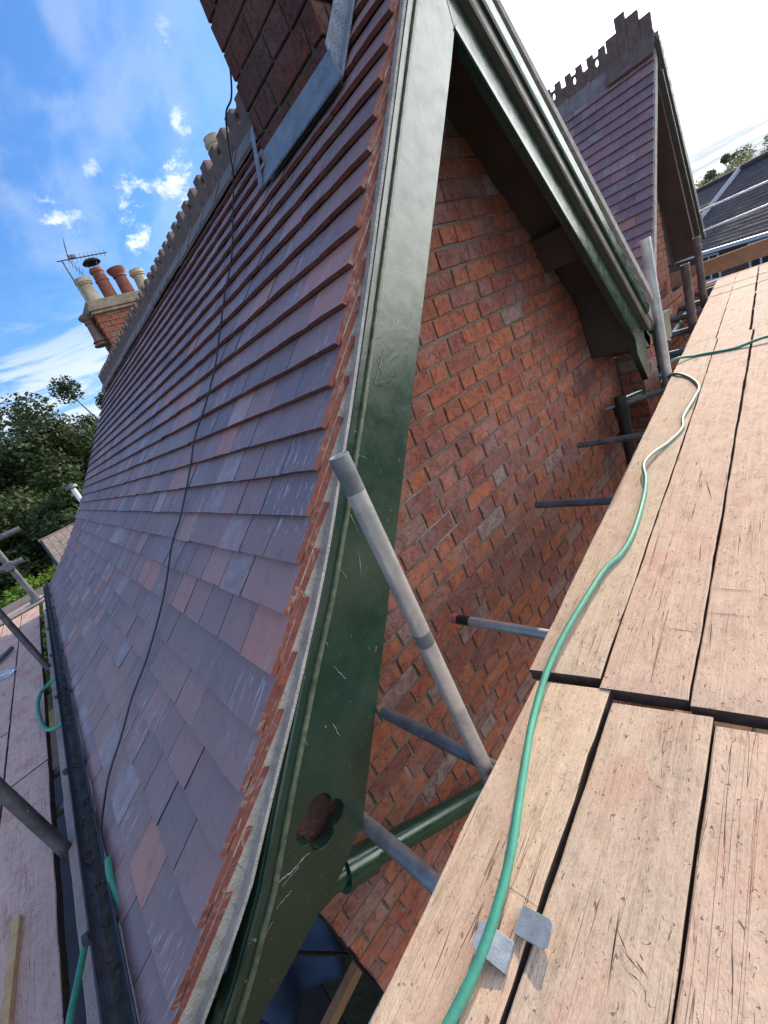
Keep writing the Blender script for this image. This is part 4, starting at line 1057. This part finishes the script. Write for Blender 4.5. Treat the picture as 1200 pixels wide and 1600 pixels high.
fl = empty('flue_pipe', (1.0, 13.8, -2), 'white metal flue pipe with a cap poking out past the roof edge', 'flue')
mb = MB(); mb.tube([(.93, 13.2, -1.6), (.93, 13.2, .05)], .06, 14); mb.build('pipe', M['white'], fl, smooth=True)
mb = MB(); lathe([(.0, .12), (.12, .06), (.14, 0), (.10, -.01)], (.93, 13.2, .07), 14, mb); mb.build('cap', M['steel_dark'], fl)

# distant houses on the right
def town_house(P0, e1, nrm, L, run, rise, eave_z, label, nwin, left_white=True, over=.25, seed=0):
    rg = random.Random(seed)
    e1, nrm = Vector(e1).normalized(), Vector(nrm).normalized(); P0 = Vector(P0); up = Vector((0, 0, 1))
    h = empty('terraced_house', (P0.x, P0.y, -6), label, 'house', 'distant houses beyond the deck')
    mb = MB(); F_ = lambda u, v, w: P0 + e1 * u + nrm * v + up * w
    # wall
    mb.hexa([F_(0, 0, -4.2), F_(L, 0, -4.2), F_(L, 2 * run, -4.2), F_(0, 2 * run, -4.2), F_(0, 0, 0), F_(L, 0, 0), F_(L, 2 * run, 0), F_(0, 2 * run, 0)])
    mb.poly([F_(0, 0, 0), F_(0, 2 * run, 0), F_(0, run, rise)], [(0, 1, 2)]); mb.poly([F_(L, 0, 0), F_(L, 2 * run, 0), F_(L, run, rise)], [(0, 1, 2)])
    w_ = mb.build('wall', TH_BRICK, h)
    mb = MB(); rows = 22
    o = over
    for r_ in range(rows):
        a, b = r_ / rows, (r_ + 1) / rows
        for s_ in (0, 1):
            f0 = lambda u, q, dz: F_(u, (-o + (run + o) * q) if s_ == 0 else 2 * run + o - (run + o) * q, (rise + o * rise / run) * q - o * rise / run + dz)
            u = -.2
            while u < L + .2:
                e = min(u + rg.uniform(.9, 1.5), L + .2); dz = rg.uniform(0, .02)
                mb.hexa([f0(u, a, -.02), f0(e, a, -.02), f0(e, b, -.02), f0(u, b, -.02), f0(u, a, .022 + dz * .5), f0(e, a, .022 + dz * .5), f0(e, b, .012), f0(u, b, .012)], 0, rg.random()); u = e
    mb.tube([F_(-.2, run, rise + .08), F_(L + .2, run, rise + .08)], .12, 8)
    mb.build('roof', TH_ROOF, h)
    mb = MB()
    mb.hexa([F_(-.3, -o - .12, -.24), F_(L + .3, -o - .12, -.24), F_(L + .3, -o, -.24), F_(-.3, -o, -.24), F_(-.3, -o - .12, -.10), F_(L + .3, -o - .12, -.10), F_(L + .3, -o, -.10), F_(-.3, -o, -.10)])
    mb.build('gutter', M['white'], h)
    if left_white:
        for uu in (-.26, L + .26):
            mb = MB()
            k = rise / run
            mb.poly([F_(uu, -o, -o * k - .12), F_(uu, run, rise - .12), F_(uu, run, rise + .2), F_(uu, -o, -o * k + .2), F_(uu + .06, -o, -o * k - .12), F_(uu + .06, run, rise - .12), F_(uu + .06, run, rise + .2), F_(uu + .06, -o, -o * k + .2)],
                    [(0, 1, 2, 3), (4, 7, 6, 5), (0, 4, 5, 1), (3, 2, 6, 7), (0, 3, 7, 4), (1, 5, 6, 2)]); mb.build('bargeboard', M['white'], h)
    for u in nwin:
        mb = MB()
        bx = lambda mbb, a, b, c, d, v0, v1: mbb.hexa([F_(a, v0, c), F_(b, v0, c), F_(b, v1, c), F_(a, v1, c), F_(a, v0, d), F_(b, v0, d), F_(b, v1, d), F_(a, v1, d)])
        for q in (u, u + .55, u + 1.1): bx(mb, q, q + .08, -1.45, -.32, -.05, .04)
        for q in (-1.45, -.40): bx(mb, u + .08, u + 1.1, q, q + .08, -.048, .04)
        f = mb.build('window', M['white'], h)
        mb = MB(); bx(mb, u + .04, u + 1.14, -1.4, -.36, -.02, -.01); mb.build('pane', M['glass'], f)
    return h
tb_ = NT('distant brick', .9, .2); v = tb_.coord(geo=True); tb_.col(tb_.ramp(tb_.noise(v, 3, 5, .7), [(.35, (.14, .07, .05)), (.65, (.24, .12, .09))])); tb_.bump(tb_.noise(v, 12, 4), .4, .03); TH_BRICK = tb_.m
tr_ = NT('brown concrete tiles', .85, .3); v = tr_.coord(geo=True); tr_.col(tr_.mix(tr_.ramp(tr_.noise(v, 7, 5, .7), [(.4, .0), (.7, .6)]), tr_.ramp(tr_.attr(), [(0, (.095, .066, .055)), (1, (.15, .10, .08))]), (.22, .16, .13))); tr_.bump(tr_.noise(v, 9, 4), .5, .05); TH_ROOF = tr_.m
e1 = Vector((.712, .702, 0)); nr = Vector((.702, -.712, 0))
Pc = Vector((27.2, 6.3, -1.62))
town_house(Pc - e1 * 16, e1, nr, 16.6, 3.6, 2.45, 0, 'distant house with white sloping roof edge and white window under the gutter', [10.8, 13.6, 7.5, 4], seed=1)
town_house(Pc + e1 * 1.4 + nr * 3.2, e1, nr, 12, 4.2, 2.6, 0, 'distant brown roof to the left of the white sloping roof edge', [2, 6], left_white=False, seed=2)

# ================================================================== CAMERA, LIGHT, WORLD
G = (0.66018516, -0.51028487, 0.55114872); Rr_ = (-0.6435149, -0.00584683, 0.76541126); U = (-0.38735531, -0.85998556, -0.3322359)
right = Vector((G[0], Rr_[0], U[0])); down = Vector((G[1], Rr_[1], U[1])); fwd = Vector((G[2], Rr_[2], U[2]))
cd = bpy.data.cameras.new('camera'); cam = bpy.data.objects.new('camera', cd); COL.objects.link(cam)
cam.matrix_world = Matrix(((right.x, -down.x, -fwd.x, 0), (right.y, -down.y, -fwd.y, 0), (right.z, -down.z, -fwd.z, 0), (0, 0, 0, 1)))
cd.sensor_fit = 'VERTICAL'; cd.sensor_height = 24; cd.lens = 24 * 652.855 / 1600
cd.clip_start = .02; cd.clip_end = 3000
S.camera = cam

SAZ, SEL = R(7), R(25)
sdir = Vector((math.cos(SEL) * math.cos(SAZ), math.cos(SEL) * math.sin(SAZ), math.sin(SEL)))
sl = bpy.data.lights.new('sun', 'SUN'); sl.energy = 3.4; sl.angle = R(.5); sl.color = (1, .86, .68)
so = bpy.data.objects.new('sun', sl); COL.objects.link(so); so.rotation_euler = (-sdir).to_track_quat('-Z', 'Y').to_euler(); so.location = (10, 2, 8)

w = bpy.data.worlds.new('World'); S.world = w; w.use_nodes = True; nt = w.node_tree; bg = nt.nodes['Background']; bg.inputs['Strength'].default_value = .15
def N(ty, **k):
    x = nt.nodes.new(ty)
    for a, b in k.items(): setattr(x, a, b)
    return x
def Lk(a, b): nt.links.new(a, b)
def mth(op, a, b=0, c=None, clamp=False):
    x = N('ShaderNodeMath', operation=op); x.use_clamp = clamp
    for i, v in enumerate((a, b) + ((c,) if c is not None else ())):
        if hasattr(v, 'links'): Lk(v, x.inputs[i])
        else: x.inputs[i].default_value = v
    return x.outputs[0]
sky = N('ShaderNodeTexSky', sky_type='NISHITA'); sky.sun_disc = False; sky.sun_elevation = SEL; sky.sun_rotation = PI / 2 - SAZ; sky.air_density = 1.3; sky.dust_density = 1.2; sky.ozone_density = 3
geo = N('ShaderNodeTexCoord').outputs['Generated']
def dot(v):
    x = N('ShaderNodeVectorMath', operation='DOT_PRODUCT'); Lk(geo, x.inputs[0]); x.inputs[1].default_value = v; return x.outputs['Value']
def nz(scale, detail, vec_scale=(1, 1, 1), rough=.6, dist=0, rot=(0, 0, 0)):
    mp = N('ShaderNodeMapping'); mp.inputs['Scale'].default_value = vec_scale; mp.inputs['Rotation'].default_value = rot; Lk(geo, mp.inputs['Vector'])
    x = N('ShaderNodeTexNoise'); x.inputs['Scale'].default_value = scale; x.inputs['Detail'].default_value = detail; x.inputs['Roughness'].default_value = rough; x.inputs['Distortion'].default_value = dist
    Lk(mp.outputs[0], x.inputs['Vector']); return x.outputs['Fac']
def sstep(v, a, b):
    x = N('ShaderNodeMapRange', interpolation_type='SMOOTHSTEP'); Lk(v, x.inputs[0]); x.inputs[1].default_value = a; x.inputs[2].default_value = b; return x.outputs[0]
def mixc(f, a, b, mode='MIX'):
    x = N('ShaderNodeMix', data_type='RGBA', blend_type=mode)
    for v, i in ((f, 0), (a, 6), (b, 7)):
        if hasattr(v, 'links'): Lk(v, x.inputs[i])
        elif i == 0: x.inputs[0].default_value = v
        else: x.inputs[i].default_value = (*v, 1)
    return x.outputs[2]
c = mixc(1.0, sky.outputs[0], (.42, .70, 1.05), 'MULTIPLY')
# small cumulus at chosen bearings, ragged by noise
nc = nz(26, 8, (1, 1, 1.5), .68, .15)
cum = None
for d, r_, s_ in (((.390, .832, .395), .040, 1.), ((.370, .860, .352), .036, 1.), ((.262, .874, .409), .030, .9), ((.296, .873, .388), .026, .7), ((.462, .796, .392), .050, 1.), ((.488, .790, .371), .045, 1.), ((.488, .746, .454), .022, .8), ((.350, .831, .432), .022, .6), ((.495, .687, .532), .02, .5)):
    dv = Vector(d).normalized(); m_ = sstep(dot(tuple(dv)), math.cos(r_ * 1.25), math.cos(r_ * .1))
    m_ = mth('MULTIPLY', sstep(mth('ADD', m_, mth('MULTIPLY', mth('SUBTRACT', nc, .5), 4.2)), .65, 2.0), s_)
    m_ = mth('MULTIPLY', m_, sstep(dot(tuple(dv)), math.cos(r_ * 1.25), math.cos(r_ * .6)))
    cum = m_ if cum is None else mth('MAXIMUM', cum, m_)
# thin cirrus
ci = mth('MULTIPLY', sstep(nz(2.2, 6, (1, 1, 3.2), .55, .15, (0, R(20), 0)), .5, .8), .12)
cb = sstep(dot(tuple(Vector((.30, .82, .49)).normalized())), .93, .99)
ci2 = mth('MULTIPLY', mth('MULTIPLY', cb, sstep(nz(6, 5, (2.2, 1, 2.2), .5, .25, (R(30), 0, R(20))), .36, .68)), .24)
zz = dot((0, 0, 1))
low = mth('MULTIPLY', mth('MULTIPLY', sstep(nz(4.5, 7, (1, 1, 7), .6, .5), .42, .6), mth('SUBTRACT', 1., sstep(zz, .16, .34))), .85)
cl = mth('MAXIMUM', mth('MAXIMUM', mth('MULTIPLY', ci, .35), ci2), low)
c = mixc(cl, c, (4.4, 4.8, 5.4))
c = mixc(cum, c, (6.6, 6.8, 7.2))
# aureole: bright thin cloud lit from behind round the sun
sd_ = dot(tuple(sdir))
aur = mth('ADD', mth('POWER', mth('MAXIMUM', sd_, 0), 13.), mth('MULTIPLY', mth('POWER', mth('MAXIMUM', sd_, 0), 40.), 1.6))
veil = mth('ADD', .75, mth('MULTIPLY', nz(3, 5, (1, 1, 4)), .5))
aur = mth('MULTIPLY', aur, veil)
ac = N('ShaderNodeVectorMath', operation='SCALE'); ac.inputs[0].default_value = (1.0, .94, .82); Lk(mth('MULTIPLY', aur, 6.3), ac.inputs['Scale'])
c = mixc(1.0, c, ac.outputs[0], 'ADD')
# darker cloud bank low in the east
bank = mth('MULTIPLY', mth('ADD', .45, mth('MULTIPLY', sstep(nz(5, 6, (1, 1, 12), .55, .2), .40, .56), .55)), mth('MULTIPLY', sstep(sd_, .75, .85), mth('SUBTRACT', 1., sstep(mth('ADD', zz, mth('MULTIPLY', nz(6, 4, (1, 1, 8)), .06)), .085, .16))))
c = mixc(mth('MULTIPLY', bank, .9), c, (2.9, 3.1, 3.5))
# bright hazy sky on the side of the street, behind the photographer
back = mth('MULTIPLY', sstep(dot((0, -1, 0)), .0, .6), sstep(zz, -.02, .1))
bc = N('ShaderNodeVectorMath', operation='SCALE'); bc.inputs[0].default_value = (1.0, .93, .84); Lk(mth('MULTIPLY', back, 3.6), bc.inputs['Scale'])
c = mixc(1.0, c, bc.outputs[0], 'ADD')
gd = (math.cos(R(17)) * math.cos(R(-37)), math.cos(R(17)) * math.sin(R(-37)), math.sin(R(17)))
bright = mth('MULTIPLY', sstep(dot(gd), math.cos(R(30)), math.cos(R(6))), mth('ADD', .6, nz(4, 5, (1, 1, 2))))
gc = N('ShaderNodeVectorMath', operation='SCALE'); gc.inputs[0].default_value = (1.0, .93, .82); Lk(mth('MULTIPLY', bright, 24.), gc.inputs['Scale'])
c = mixc(1.0, c, gc.outputs[0], 'ADD')
Lk(c, bg.inputs['Color'])

S.view_settings.view_transform = 'Standard'; S.view_settings.look = 'None'; S.view_settings.exposure = 0.55; S.view_settings.gamma = 1
S.render.engine = 'CYCLES'
S.cycles.max_bounces = 6; S.cycles.diffuse_bounces = 3
S.render.resolution_x = 768; S.render.resolution_y = 1024
